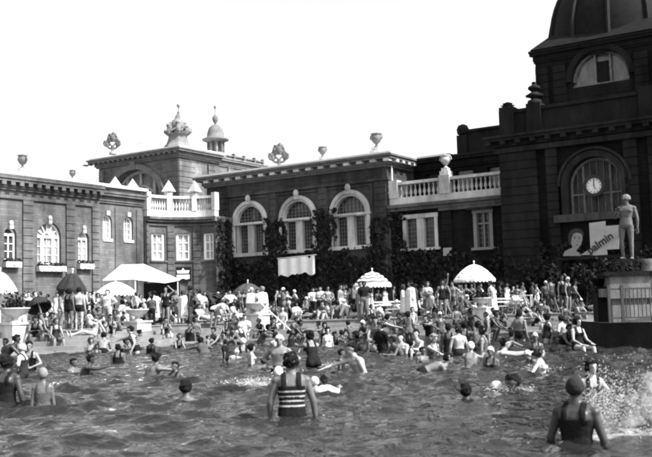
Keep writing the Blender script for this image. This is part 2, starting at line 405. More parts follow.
def balusters(name, F_, s0, s1, z0, z1, step, parent, org, r_=.085, d=-.1):
    hgt = z1 - z0; prof = [(.6, 0), (.6, .08), (.42, .1), (.45, .16), (1, .34), (.85, .46), (.4, .68), (.38, .8), (.6, .86), (.6, 1)]
    proto = None; L = s1 - s0; N = max(1, int(round(L / step)))
    for i in range(N):
        p = F_.P(s0 + L * (i + .5) / N, z0, d) - Vector(org)
        if proto is None:
            m_ = MB(); m_.lathe([(a_ * r_, q * hgt) for a_, q in prof], n=8)
            proto = m_.build('baluster', M_white, parent, smooth=True); proto.location = p
        else:
            o = proto.copy(); C.objects.link(o); o.parent = parent; o.location = p
def building(name, a_, b_, label, cat='building'):
    e = empty(name, ab(a_, b_, ZT), TH); tag(e, label, cat); return e, (a_, b_, ZT)
def grid_bars(mb, F_, s0, s1, z0, z1, nx_, nz_, d, t_=.035):
    for i in range(1, nx_): x = s0 + (s1 - s0) * i / nx_; fbox(mb, F_, x - t_ / 2, x + t_ / 2, z0, z1, d, d + .03)
    for i in range(1, nz_): z = z0 + (z1 - z0) * i / nz_; fbox(mb, F_, s0, s1, z - t_ / 2, z + t_ / 2, d, d + .028)
# ---------------------------------------------------------------- LEFT WING
root, og = building('brick_wing', -44.3, 38, 'long pale brick bath wing receding on the left, with arched windows and toothed cornice')
FL = Fac('side', -44.3, og)
opsL = [(33.75, 34.6, 4.6, 6.1, 1), (36.1, 37.9, 4.4, 6.1, 1), (39.25, 40.15, 4.6, 6.1, 1)]
m_ = MB(og)
opsL0 = [(26.1, 27.9, 4.4, 6.1, 1), (29.9, 30.8, 4.6, 6.1, 1), (23.4, 24.3, 4.6, 6.1, 1)]
wall(m_, FL, 14, 41.0, 0, 8.9, opsL + opsL0)
FL2 = Fac('side', -44.5, og)
opsL2 = [(41.5, 42.3, 6.1, 7.4, .9), (43.35, 44.2, 6.1, 7.4, .9)]
wall(m_, FL2, 41.0, 45.3, 0, 8.9, opsL2)
m_.add([(-44.3, 41, .5), (-44.5, 41, .5), (-44.5, 41, 8.9), (-44.3, 41, 8.9)], [(0, 1, 2, 3)])
m_.add([(-44.3, 14, .5), (-58, 14, .5), (-58, 14, 8.9), (-44.3, 14, 8.9)], [(0, 1, 2, 3)])
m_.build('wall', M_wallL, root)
m_ = MB(og)
for s0, s1 in ((35.0, 35.75), (38.25, 38.95), (40.35, 40.98), (32.6, 33.3), (28.3, 29.1), (25, 25.7)): rustic(m_, FL, s0, s1, 1.6, 8.2, .1, .45, .05)
fbox(m_, FL, 14, 41.03, .5, 1.55, -.02, .12); fbox(m_, FL, 14, 40.98, 8.2, 8.34, -.02, .13)
fbox(m_, FL2, 42.55, 43.1, .5, 8.3, -.02, .07); fbox(m_, FL2, 44.5, 45.1, .5, 8.3, -.02, .07)
m_.build('pilaster', M_wallL, root)
m_ = MB(og); cornice(m_, FL, 14, 41.0, 9.45, .6); m_.build('cornice', M_cor, root)
m_ = MB(og); modillions(m_, FL, 14, 40.9, 9.45, .62, .3, .6); fbox(m_, FL, 14, 41.0, 9.453, 9.56, -.3, .62)
m_.build('dentil_band', M_cor, root)
m_ = MB(og); cornice(m_, FL2, 41.05, 45.3, 9.3, .45); m_.build('cornice', M_cor, root)
m_ = MB(og); m_.prism([(-44.0, 9.565), (-44.0, 9.75), (-51, 10.6), (-58, 9.75), (-58, 9.56)], 1, 14, 45.2)
m_.build('roof', M_zinc, root)
for wi, (l, r_, zs, zp, ar) in enumerate(opsL + opsL0):
    c_ = (l + r_) / 2; hw = (r_ - l) / 2; big = hw > .6
    m_ = MB(og)
    arch_band(m_, FL, c_, zp, hw - .09, hw, -.3, -.2, 16); fbox(m_, FL, l, r_, zp - .07, zp + .07, -.3, -.18)
    fbox(m_, FL, l, l + .09, zs, zp - .07, -.3, -.2); fbox(m_, FL, r_ - .09, r_, zs, zp - .07, -.3, -.2); fbox(m_, FL, l, r_, zs, zs + .09, -.298, -.198)
    if big:
        for x in (c_ - .42, c_ + .42): fbox(m_, FL, x - .1, x + .1, zs, zp - .07, -.3, -.16)
        for k in range(1, 6):
            an = math.pi * k / 6; m_.bar(FL.P(c_ + .3 * math.cos(an), zp + .3 * math.sin(an), -.27), FL.P(c_ + .84 * math.cos(an), zp + .84 * math.sin(an), -.27), .06, .05)
        arch_band(m_, FL, c_, zp, .24, .32, -.3, -.22, 10)
    else:
        fbox(m_, FL, c_ - .03, c_ + .03, zs, zp, -.3, -.21)
    grid_bars(m_, FL, l + .09, r_ - .09, zs + .09, zp - .07, 2, 3, -.3)
    wf = m_.build('window', M_paint, root)
    p = MB(og); fbox(p, FL, l, r_, zs, zp, -.4, -.33); half_disc(p, FL, c_, zp, hw, -.335); p.build('pane', M_glassp if wi != 0 else M_glass, wf)
    p = MB(og); p.ball(FL.P(c_, zp + hw + .22, .06), .14, .14, .18); fbox(p, FL, c_ - .12, c_ + .12, zp + hw - .1, zp + hw + .12, -.02, .13); p.build('keystone', M_white, root, smooth=False)
    if wi < 3:
        p = MB(og); fbox(p, FL, l - .12, r_ + .12, zs - .42, zs - .1, .02, .34)
        wb = p.build('flower_box', M_white, root)
        p = MB(og)
        for k in range(int(70 * (r_ - l))):
            q = FL.P(l - .1 + random.random() * (r_ - l + .2), zs - .08 + random.random() * .2, .05 + random.random() * .3)
            p.ball(q, .035 + random.random() * .03, n=5, m=3)
        p.build('flowers', M_leaf2, wb)
        p = MB(og)
        for k in range(int(22 * (r_ - l))):
            q = FL.P(l - .1 + random.random() * (r_ - l + .2), zs - .42 + random.random() * .3, .33 + random.random() * .06)
            p.ball(q, .05, n=5, m=3)
        p.build('trailing_flowers', M_soil, wb)
for (l, r_, zs, zp, ar) in opsL2:
    c_ = (l + r_) / 2; hw = (r_ - l) / 2
    m_ = MB(og); arch_band(m_, FL2, c_, zp, hw - .09, hw, -.3, -.15, 12, k=.9)
    fbox(m_, FL2, l, l + .09, zs, zp, -.3, -.15); fbox(m_, FL2, r_ - .09, r_, zs, zp, -.3, -.15); fbox(m_, FL2, l, r_, zs - .06, zs + .09, -.298, .08); grid_bars(m_, FL2, l + .09, r_ - .09, zs + .09, zp + hw * .8, 3, 4, -.3, .045)
    wf = m_.build('window', M_paint, root)
    p = MB(og); fbox(p, FL2, l, r_, zs, zp, -.4, -.33); half_disc(p, FL2, c_, zp, hw, -.335, k=.9); p.build('pane', M_glassp, wf)
    p = MB(og); fbox(p, FL2, c_ - .14, c_ + .14, zp + hw * .9, zp + hw * .9 + .28, -.02, .12); p.build('keystone', M_white, root)
# curved corner bay with balustrade
FA = Fac('arc', 0, og, (-41.2, 45.2, 3.1, 3.8))
opsA = [(.09, .27, 4.9, 6.75, 0), (.42, .6, 4.9, 6.75, 0), (.78, .94, 4.9, 6.75, 0)]
m_ = MB(og); wall(m_, FA, 0, 1, 0, 7.6, opsA, .3)
m_.add([(-41.2, 49, .5), (-41.2, 50.7, .5), (-41.2, 50.7, 7.6), (-41.2, 49, 7.6)], [(0, 1, 2, 3)])
m_.build('bay_wall', M_wallL, root)
m_ = MB(og)
for s0, s1 in ((0, .04), (.3, .39), (.64, .74), (.965, 1)): rustic(m_, FA, s0, s1, 1.5, 7.3, .09, .45, .05)
fbox(m_, FA, 0, 1, 7.3, 7.42, -.02, .12); m_.build('bay_pilaster', M_wallL, root)
m_ = MB(og)
fbox(m_, FA, -.005, 1.005, 7.55, 7.72, -.3, .28); fbox(m_, FA, -.005, 1.005, 7.725, 7.9, -.3, .42)
m_.box(-41.3, -41.0, 48.6, 50.68, 7.55, 7.9)
m_.build('balcony_ledge', M_cor, root)
m_ = MB(og)
fbox(m_, FA, -.004, 1.004, 7.905, 8.35, -.2, .2); fbox(m_, FA, -.004, 1.004, 9.22, 9.4, -.18, .22)
for q in (.02, .33, .67, .98): fbox(m_, FA, q - .035, q + .035, 8.351, 9.6, -.2, .24)
bl = m_.build('balustrade', M_white, root)
for s0, s1, in ((.06, .29), (.37, .63), (.71, .94)): balusters('baluster', FA, s0, s1, 8.35, 9.22, .035, bl, og, .1, 0)
m_ = MB(og)
def obelisk(mb, c, h=1.0, w_=.42):
    c = Vector(c); mb.box(c.x - w_ * .6, c.x + w_ * .6, c.y - w_ * .6, c.y + w_ * .6, c.z, c.z + .12)
    b_ = w_; mb.add([c + Vector((-b_, -b_, .12)), c + Vector((b_, -b_, .12)), c + Vector((b_, b_, .12)), c + Vector((-b_, b_, .12)), c + Vector((0, 0, h))], [(0, 3, 2, 1), (0, 1, 4), (1, 2, 4), (2, 3, 4), (3, 0, 4)])
for q in (.33, .67): obelisk(m_, FA.P(q, 9.6, 0), .95, .36)
m_.build('obelisk', M_white, root)
m_ = MB(og); m_.box(-44.9, -44.6, 42.2, 45.4, 9.3, 9.62); 
for bb in (42.9, 44.5): obelisk(m_, (-44.8, bb, 9.62), .85, .34)
m_.build('parapet', M_white, root)
p = MB(og)   # windows of the bay
for (l, r_, zs, zp, _) in opsA:
    m_ = MB(og)
    for (x0, x1, z0, z1) in ((l, l + .03, zs, zp), (r_ - .03, r_, zs, zp), (l, r_, zs, zs + .1), (l, r_, zp - .1, zp)): fbox(m_, FA, x0, x1, z0, z1, -.24, -.1)
    grid_bars(m_, FA, l + .03, r_ - .03, zs + .1, zp - .1, 2, 3, -.2, .02)
    for k in (1, 2): z = zs + (zp - zs) * k / 3; fbox(m_, FA, l, r_, z - .03, z + .03, -.2, -.16)
    wf = m_.build('window', M_paint, root)
    q = MB(og); fbox(q, FA, l, r_, zs, zp, -.3, -.22); q.build('pane', M_glassp, wf)
    q = MB(og); fbox(q, FA, l - .03, r_ + .03, zs - .14, zs - .01, -.1, .1); q.build('window_sill', M_wallL, wf)
# ---------------------------------------------------------------- CENTRAL PAVILION
root, og = building('arched_pavilion', -36, 50.7, 'dark central pavilion with three tall white framed arched windows above ivy')
FC = Fac('front', 50.7, og); FCS = Fac('side', -28.4, og)
WC = [-39.57, -35.42, -31.27]; HW = 1.32
opsC = [(c - HW, c + HW, 5.2, 7.3, 1) for c in WC]
m_ = MB(og); wall(m_, FC, -43.5, -28.4, 0, 10.4, opsC, .5); wall(m_, FCS, 50.7, 56, 0, 10.4, [], .3)
m_.add([(-43.5, 50.7, 0), (-43.5, 60, 0), (-43.5, 60, 10.4), (-43.5, 50.7, 10.4)], [(0, 1, 2, 3)])
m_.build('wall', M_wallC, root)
m_ = MB(og)
edges = [-43.45, -41.5, -37.95 + .3, -37.3, 0, 0]
for s0, s1 in ((-43.42, -41.45), (-37.75, -37.2), (-33.65, -33.0), (-29.3, -28.46)): rustic(m_, FC, s0, s1, 1.4, 9.35, .12, .42, .05)
for s0, s1 in ((50.66, 51.3), (53.2, 53.9)): rustic(m_, FCS, s0, s1, 1.4, 9.35, .1, .42, .05)
fbox(m_, FC, -43.45, -28.36, .5, 1.35, -.02, .16)
m_.build('pilaster', M_pilC, root)
m_ = MB(og); fbox(m_, FC, -43.45, -28.3, 9.37, 9.55, -.02, .16); fbox(m_, FCS, 50.56, 54, 9.371, 9.549, -.02, .16)
for c in WC:
    fbox(m_, FC, c - 1.75, c + 1.75, 9.15, 9.24, -.02, .08); fbox(m_, FC, c - 1.75, c - 1.66, 5.0, 9.15, -.02, .07); fbox(m_, FC, c + 1.66, c + 1.75, 5.0, 9.15, -.02, .07)
m_.build('moulding', M_pilC, root)
m_ = MB(og); cornice(m_, FC, -43.5, -28.4, 11.0, .75, e0=1, e1=1); cornice(m_, FCS, 50.7, 54.2, 10.998, .75)
m_.build('cornice', mat('dark_cornice', .11, var=.35, scale=2.5, bump=.4), root)
m_ = MB(og); modillions(m_, FC, -43.3, -28.2, 11.0, 1.0, .42, .75, h=.16); modillions(m_, FCS, 50.9, 54, 11.0, .8, .36, .75, h=.16)
m_.build('modillion_row', M_white, root)
m_ = MB(og); m_.box(-44.2, -27.7, 49.98, 60.2, 11.003, 11.12)
m_.add([(-43.6, 50.6, 11.12), (-28.3, 50.6, 11.12), (-28.3, 60, 11.12), (-43.6, 60, 11.12), (-40.5, 53.5, 11.75), (-31.4, 53.5, 11.75), (-31.4, 57, 11.75), (-40.5, 57, 11.75)],
       [(0, 1, 5, 4), (1, 2, 6, 5), (2, 3, 7, 6), (3, 0, 4, 7), (4, 5, 6, 7)])
m_.build('roof', M_zinc, root)
for c in WC:
    l, r_, zs, zp = c - HW, c + HW, 5.2, 7.3
    m_ = MB(og)
    arch_band(m_, FC, c, zp + .14, HW + .0, HW + .24, -.02, .14, 24); arch_band(m_, FC, c, zp + .14, HW - .16, HW - .005, -.32, .05, 24)
    fbox(m_, FC, l - .3, r_ + .3, zp, zp + .15, -.34, .16)
    fbox(m_, FC, l - .22, l - .001, zs, zp, -.02, .12); fbox(m_, FC, r_ + .001, r_ + .22, zs, zp, -.02, .12)
    fbox(m_, FC, l, l + .24, zs + .1, zp, -.45, -.1); fbox(m_, FC, r_ - .24, r_, zs + .1, zp, -.45, -.1); fbox(m_, FC, c - .26, c + .26, zs + .1, zp, -.45, -.06)
    fbox(m_, FC, l - .35, r_ + .35, zs - .14, zs + .1, -.45, .18)
    wf = m_.build('window', M_white, root)
    m_ = MB(og)
    for (x0, x1) in ((l + .24, c - .26), (c + .26, r_ - .24)): grid_bars(m_, FC, x0, x1, zs + .1, zp, 4, 8, -.38, .03)
    N = 9
    for i in range(1, N):
        x = l + 2 * HW * i / N; hh = math.sqrt(max(0, (HW - .12) ** 2 - (x - c) ** 2)); fbox(m_, FC, x - .018, x + .018, zp + .15, zp + .15 + hh, -.38, -.35)
    for i in range(1, 5):
        z = zp + .15 + i * .24; hh = math.sqrt(max(0, (HW - .12) ** 2 - (i * .24) ** 2)); fbox(m_, FC, c - hh, c + hh, z - .015, z + .015, -.379, -.351)
    m_.build('lattice', mat('weathered_lattice', .17, var=.4, scale=4), wf)
    q = MB(og); fbox(q, FC, l, r_, zs, zp, -.48, -.42); half_disc(q, FC, c, zp + .1, HW, -.43); q.build('pane', M_glass, wf)
    q = MB(og); q.ball(FC.P(c, zp + HW + .52, .2), .2, .18, .26); fbox(q, FC, c - .16, c + .16, zp + HW + .1, zp + HW + .38, .0, .26); q.build('keystone', M_white, root)
    fb = MB(og)
# ---------------------------------------------------------------- BALCONY GALLERY between pavilion and tower
root, og = building('balcony_gallery', -24.5, 51, 'dark two storey gallery with stone balustraded balcony between pavilion and domed tower')
FG = Fac('front', 51.05, og); FG2 = Fac('front', 54.2, og)
m_ = MB(og); wall(m_, FG, -28.38, -20.65, 0, 7.3, [(-27.55, -25.1, 4.9, 6.95, 0), (-22.7, -21.45, 4.7, 6.95, 0)], .35)
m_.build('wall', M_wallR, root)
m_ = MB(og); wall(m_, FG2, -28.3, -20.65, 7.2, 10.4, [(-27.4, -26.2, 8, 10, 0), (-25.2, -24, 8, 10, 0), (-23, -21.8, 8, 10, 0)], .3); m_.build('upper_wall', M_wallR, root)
m_ = MB(og); rustic(m_, FG, -28.3, -27.95, 1.2, 7.2, .1); rustic(m_, FG, -24.75, -24.1, 1.2, 7.2, .16); rustic(m_, FG, -21.2, -20.7, 1.2, 7.2, .1)
m_.build('pilaster', M_pilR, root)
m_ = MB(og); fbox(m_, FG, -28.32, -20.65, 7.3, 7.5, -3.2, .35); fbox(m_, FG, -28.34, -20.65, 7.504, 7.7, -3.2, .55); fbox(m_, FG, -24.9, -20.65, 7.1, 7.297, -.02, .3)
m_.build('balcony_ledge', M_cor, root)
m_ = MB(og); fbox(m_, FG, -28.3, -20.65, 7.704, 8.15, -.2, .3); fbox(m_, FG, -28.3, -20.65, 8.98, 9.16, -.18, .3)
for q in (-28.05, -24.4): 
    fbox(m_, FG, q - .36, q + .36, 8.151, 9.3, -.24, .36)
bl = m_.build('balustrade', M_white, root)
for s0, s1 in ((-27.65, -24.8), (-24.0, -20.75)): balusters('baluster', FG, s0, s1, 8.15, 8.98, .3, bl, og, .11, .05)
m_ = MB(og); cornice(m_, FG2, -28.3, -20.65, 11.0, .7); m_.build('cornice', M_corR, root)
m_ = MB(og); fbox(m_, FG2, -28.3, -25.3, 11.003, 11.12, -6, .72); m_.build('roof', M_zinc, root)
m_ = MB(og); fbox(m_, FG2, -24.9, -20.7, 11.003, 12.45, -.4, -.05); fbox(m_, FG2, -24.95, -20.7, 12.455, 12.62, -.45, .08); fbox(m_, FG2, -25.0, -24.3, 11.004, 12.3, -.5, .12); m_.lathe([(.1, 0), (.38, .1), (.42, .4), (.3, .65), (.05, .75)], (-24.65, 54.35, 12.3), 10)
m_.build('attic_parapet', M_pilR, root)
for (l, r_, zs, zp, mm) in ((-27.55, -25.1, 4.9, 6.95, M_white), (-22.7, -21.45, 4.7, 6.95, mat('aged_frame', .2))):
    m_ = MB(og); c = (l + r_) / 2
    fbox(m_, FG, l, l + .22, zs, zp, -.3, .06); fbox(m_, FG, r_ - .22, r_, zs, zp, -.3, .06); fbox(m_, FG, l - .15, r_ + .15, zs - .16, zs - .002, -.3, .16); fbox(m_, FG, l - .05, r_ + .05, zp - .16, zp + .1, -.3, .08)
    if r_ - l > 2: fbox(m_, FG, c - .24, c + .24, zs, zp - .16, -.3, .02)
    else:
        fbox(m_, FG, c - .04, c + .04, zs, zp - .16, -.3, -.1); fbox(m_, FG, l + .2, r_ - .2, 6.1, 6.2, -.3, -.1)
    wf = m_.build('window', mm, root)
    m_ = MB(og); grid_bars(m_, FG, l + .2, r_ - .2, zs, zp - .15, 8 if r_ - l > 2 else 4, 7, -.3, .03); m_.build('lattice', mat('weathered_lattice', .17), wf)
    q = MB(og); fbox(q, FG, l, r_, zs, zp, -.34, -.31); q.build('pane', M_glass, wf)
q = MB(og)
q.box(-22.95, -21.2, 50.5, 51.0, 7.0 - .02, 7.1 + .0)
q.build('window_hood', M_corR, root)
for (l, r_) in ((-27.4, -26.2), (-25.2, -24), (-23, -21.8)):
    q = MB(og); fbox(q, FG2, l, r_, 8, 10, -.3, -.25); q.build('pane', M_glass, root)
m_ = MB(og); m_.tube([FCS.P(51.0, 1, .2), FCS.P(51.0, 10.3, .2)], .05); m_.build('downpipe', M_zinc, root)
# ---------------------------------------------------------------- DOMED TOWER
root, og = building('domed_tower', -15.1, 50, 'almost black domed tower with clock in its tall arched window')
FT = Fac('front', 50, og); CT = -14.88
m_ = MB(og); wall(m_, FT, -20.35, -9.6, 0, 10.3, [(CT - 1.5, CT + 1.5, 6.15, 7.75, 1)], .6)
m_.add([(-20.35, 50, 0), (-20.35, 61, 0), (-20.35, 61, 12.6), (-20.35, 50, 12.6)], [(0, 1, 2, 3)]); m_.add([(-9.6, 50, 0), (-9.6, 61, 0), (-9.6, 61, 12.6), (-9.6, 50, 12.6)], [(0, 1, 2, 3)])
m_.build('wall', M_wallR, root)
m_ = MB(og)
rustic(m_, FT, -20.3, -18.1, 1, 10, .35, .5, .06); rustic(m_, FT, -17.55, -16.9, 1, 10, .3, .5, .06); rustic(m_, FT, -13.2, -12.5, 1, 10, .3, .5, .06); rustic(m_, FT, -11.9, -9.7, 1, 10, .35, .5, .06)
m_.build('pilaster', M_pilR, root)
m_ = MB(og); cornice(m_, FT, -20.35, -9.6, 11.0, .8, e0=1, e1=1); fbox(m_, FT, -20.6, -9.6, 10.0, 10.28, -.02, .42); m_.build('cornice', M_corR, root)
m_ = MB(og); modillions(m_, FT, -21.0, -9.2, 11.0, .9, .3, .8); m_.build('modillion_row', M_corR, root)
m_ = MB(og); fbox(m_, FT, -20.0, -9.7, 11.003, 12.3, -.6, .15); fbox(m_, FT, -20.05, -9.6, 12.305, 12.5, -.6, .3)
for q in (-19.75, -18.1, -11.8, -9.9): fbox(m_, FT, q - .42, q + .42, 11.004, 12.7, -.5, .4)
m_.build('attic_parapet', M_pilR, root)
FD = Fac('front', 52, og)
m_ = MB(og); wall(m_, FD, -18.7, -11.0, 11, 16.1, [(CT - 1.65, CT + 1.65, 13.75, 14.1, 1)], .5)
m_.add([(-18.7, 52, 11), (-18.7, 60.6, 11), (-18.7, 60.6, 16), (-18.7, 52, 16)], [(0, 1, 2, 3)]); m_.add([(-11, 52, 11), (-11, 60.6, 11), (-11, 60.6, 16), (-11, 52, 16)], [(0, 1, 2, 3)])
m_.build('drum', M_wallR, root)
m_ = MB(og)
for q in (-18.65, -17.6, -12.9, -11.75): rustic(m_, FD, q, q + .75, 11.2, 15.3, .2, .45, .05)
arch_band(m_, FD, CT, 14.1, 1.66, 2.0, -.02, .16, 20); m_.build('drum_pilaster', M_pilR, root)
m_ = MB(og); cornice(m_, FD, -18.7, -11.0, 16.3, .3, e0=1, e1=1)
m_.box(-18.9, -10.8, 52.0, 61, 16.1, 16.35)
m_.add([(-18.9, 51.7, 16.35), (-10.8, 51.7, 16.35), (-10.8, 60.8, 16.35), (-18.9, 60.8, 16.35), (-18.0, 52.8, 17.3), (-11.7, 52.8, 17.3), (-11.7, 60, 17.3), (-18.0, 60, 17.3)], [(0, 1, 5, 4), (1, 2, 6, 5), (2, 3, 7, 6), (3, 0, 4, 7), (4, 5, 6, 7)])
m_.build('drum_cornice', mat('drum_lead', .008, var=.4, bump=.3), root)
m_ = MB(og)
prof = [(4.25 * math.cos(t_) ** .9 if t_ < 1.5 else .3, 5.2 * math.sin(t_)) for t_ in [i * math.pi / 2 / 14 for i in range(15)]]
prof = [(4.4, -.9), (4.4, -.5), (4.25, -.3)] + prof
m_.lathe(prof, (CT, 56.5, 17.0), 48, rib=0)
dm = m_.build('dome', M_dome, root, smooth=True)
m_ = MB(og)
for k in range(12):
    an = 2 * math.pi * k / 12 + .13
    m_.tube([Vector((CT, 56.5, 17.0)) + Vector((math.cos(an) * (r_ + .05), math.sin(an) * (r_ + .05), z_)) for r_, z_ in prof[2:]], .14, 6)
m_.build('dome_rib', mat('dome_rib', .016, rough=.8), root)
m_ = MB(og); m_.lathe([(.7, 0), (.8, .2), (.5, .4), (.5, 1.6), (.75, 1.75), (.3, 2.4), (.05, 3.2)], (CT, 56.5, 22.1), 12); m_.build('lantern', M_dome, root)
m_ = MB(og); c = CT
arch_band(m_, FT, c, 7.75, 1.5, 1.85, -.02, .3, 24); arch_band(m_, FT, c, 7.75, 1.9, 2.05, -.02, .38, 24); fbox(m_, FT, c - 1.85, c - 1.5, 6.15, 7.75, -.02, .3); fbox(m_, FT, c + 1.5, c + 1.85, 6.15, 7.75, -.02, .3)
m_.build('arch_surround', mat('dark_arch_stone', .02, var=.4, streak=True), root)
q = MB(og); fbox(q, FT, c - 2.3, c + 2.3, 5.72, 6.14, -.3, .45); q.build('window_sill', mat('dark_sill_stone', .05, var=.35, streak=True), root)
m_ = MB(og); arch_band(m_, FT, c, 7.75, 1.36, 1.49, -.45, -.3, 24)
for x in (-1.43, -.75, .75, 1.37): fbox(m_, FT, c + x - .06, c + x + .06, 6.15, 7.75 + (1.1 if abs(x) < 1 else 0), -.45, -.32)
fbox(m_, FT, c - 1.5, c + 1.5, 7.2, 7.3, -.45, -.33)
for x in (-1.1, -.38, 0, .38, 1.1): fbox(m_, FT, c + x - .02, c + x + .02, 6.15, 7.75 + math.sqrt(1.4 ** 2 - x * x), -.45, -.4)
wf = m_.build('window', mat('grey_frame', .13, var=.4), root)
q = MB(og); fbox(q, FT, c - 1.5, c + 1.5, 6.15, 7.75, -.5, -.46); half_disc(q, FT, c, 7.72, 1.5, -.465); q.build('pane', mat('dusty_pane', .06, rough=.3, var=.9, scale=1.3, streak=True), wf)
m_ = MB(og); 
for x in (-.33, .55): fbox(m_, FD, c + x - .06, c + x + .06, 13.75, 15.55, -.35, -.25)
arch_band(m_, FD, c, 14.1, 1.5, 1.64, -.4, -.25, 20); fbox(m_, FD, c - 1.65, c + 1.65, 13.75, 13.87, -.4, -.2)
wf = m_.build('lunette_window', mat('grey_frame', .28), root)
q = MB(og); fbox(q, FD, c - 1.65, c - .3, 13.75, 14.1, -.45, -.42); fbox(q, FD, c + .5, c + 1.65, 13.75, 14.1, -.45, -.42); half_disc(q, FD, c, 14.1, 1.62, -.44)
q.build('pane', mat('bright_pane', .1, rough=.2, var=.7, scale=2.2, streak=True, spec=.6), wf)
q = MB(og); fbox(q, FD, c - .28, c + .48, 13.85, 15.15, -.41, -.38); q.build('open_sash', M_black, wf)
# clock hangs in the arched window: its own thing
ck = empty('wall_clock', ab(CT, 49.78, 7.62), TH); tag(ck, 'round white wall clock with dark rim hung in the arched tower window', 'clock')
m_ = MB()
def disc_b(mb, r_, y0, y1, n=32, r0=0, x=0, z=0):
    if r0 == 0: mb.prism([(x + r_ * math.cos(2 * math.pi * i / n), z + r_ * math.sin(2 * math.pi * i / n)) for i in range(n)], 1, y0, y1)
    else:
        for i in range(n):
            a0, a1 = 2 * math.pi * i / n, 2 * math.pi * (i + 1) / n
            mb.prism([(x + r0 * math.cos(a0), z + r0 * math.sin(a0)), (x + r_ * math.cos(a0), z + r_ * math.sin(a0)), (x + r_ * math.cos(a1), z + r_ * math.sin(a1)), (x + r0 * math.cos(a1), z + r0 * math.sin(a1))], 1, y0, y1)
disc_b(m_, .6, -.1, .1, r0=.43); m_.box(-.06, .06, 0, .3, -.05, .05); m_.build('clock_rim', M_metal, ck)
m_ = MB(); disc_b(m_, .43, -.03, .08); m_.build('clock_face', mat('clock_enamel', .62, rough=.4), ck)
m_ = MB()
for k in range(12):
    an = math.pi / 6 * k; m_.bar((.31 * math.cos(an), -.04, .31 * math.sin(an)), (.39 * math.cos(an), -.04, .39 * math.sin(an)), .028, .02)
m_.build('hour_marks', M_ink, ck)
m_ = MB(); m_.bar((0, -.055, -.06), (0, -.055, .34), .035, .015); m_.build('minute_hand', M_ink, ck)
m_ = MB(); m_.bar((-.03, -.07, .05), (.11, -.07, -.2), .05, .015); m_.build('hour_hand', M_ink, ck)
# tower roof figures
# ---------------------------------------------------------------- REAR HALL
root, og = building('rear_hall', -56, 56.2, 'taller pale hall behind the left wing with a great arched window under its gable')
FH = Fac('front', 56.2, og); FHS = Fac('side', -51.2, og)
cA = -56.2
m_ = MB(og); wall(m_, FH, -60.7, -51.2, 0, 14.2, [(cA - 3.3, cA + 3.3, 8.0, 10.25, 1)], .8); wall(m_, FHS, 56.2, 68, 0, 14.2, [], .3)
m_.add([(-60.7, 56.2, 0), (-60.7, 68, 0), (-60.7, 68, 14.2), (-60.7, 56.2, 14.2)], [(0, 1, 2, 3)])
m_.build('wall', M_rear, root)
m_ = MB(og); rustic(m_, FH, -52.9, -51.14, 8, 13.9, .14, .45, .06); rustic(m_, FH, -60.6, -60.0, 8, 13.9, .14, .45, .06)
rustic(m_, FHS, 56.1, 58.1, 8, 13.9, .14, .45, .06); rustic(m_, FHS, 59.8, 60.8, 8, 13.9, .14, .45, .06)
for s in (62.5, 64.5, 66.5): rustic(m_, FHS, s, s + .6, 8, 13.9, .14, .45, .06)
m_.build('pilaster', M_rear, root)
m_ = MB(og); cornice(m_, FH, -60.7, -51.2, 14.85, .8, e0=1, e1=1); cornice(m_, FHS, 56.2, 61.2, 14.848, .8); m_.build('cornice', M_rearc, root)
m_ = MB(og); cornice(m_, FHS, 61.25, 68, 14.7, .5); modillions(m_, FH, -62, -50.6, 14.85, .6, .25, .8, h=.12); m_.build('side_cornice', mat('side_cornice', .14, var=.4), root)
m_ = MB(og); arch_band(m_, FH, cA, 10.25, 3.3, 3.75, -.02, .35, 28); fbox(m_, FH, cA - .3, cA + .3, 13.5, 14.2, -.02, .45); m_.build('arch_surround', M_rearc, root)
m_ = MB(og)
for x in (-1.6, 0, 1.6): fbox(m_, FH, cA + x - .14, cA + x + .14, 8, 10.25 + math.sqrt(3.3 ** 2 - x * x), -.75, -.6)
arch_band(m_, FH, cA, 10.25, 3.05, 3.3, -.75, -.55, 28); arch_band(m_, FH, cA, 10.25, 1.9, 2.05, -.75, -.6, 20); fbox(m_, FH, cA - 3.3, cA + 3.3, 10.1, 10.35, -.75, -.58)
wf = m_.build('arched_window', mat('rear_frame', .38), root)
q = MB(og); fbox(q, FH, cA - 3.3, cA + 3.3, 8, 10.25, -.8, -.77); half_disc(q, FH, cA, 10.2, 3.3, -.775); q.build('pane', mat('rear_pane', .16, rough=.3, var=.8, scale=1), wf)
m_ = MB(og); m_.box(-61.3, -50.6, 55.6, 61.6, 14.86, 14.98)
m_.add([(-60.7, 56, 14.98), (-51.2, 56, 14.98), (-51.2, 68, 14.98), (-60.7, 68, 14.98), (-59, 59, 15.5), (-54, 59, 15.5), (-54, 66, 15.5), (-59, 66, 15.5)], [(0, 1, 5, 4), (1, 2, 6, 5), (2, 3, 7, 6), (3, 0, 4, 7), (4, 5, 6, 7)])
m_.build('roof', M_zinc, root)
m_ = MB(og)
for s in (62, 63.5, 65, 66.5, 67.8): m_.box(-51.5, -51.2, s, s + .2, 14.7, 15.3)
m_.box(-51.5, -51.25, 61.5, 68, 15.0, 15.12); m_.build('roof_rail', M_rear, root)
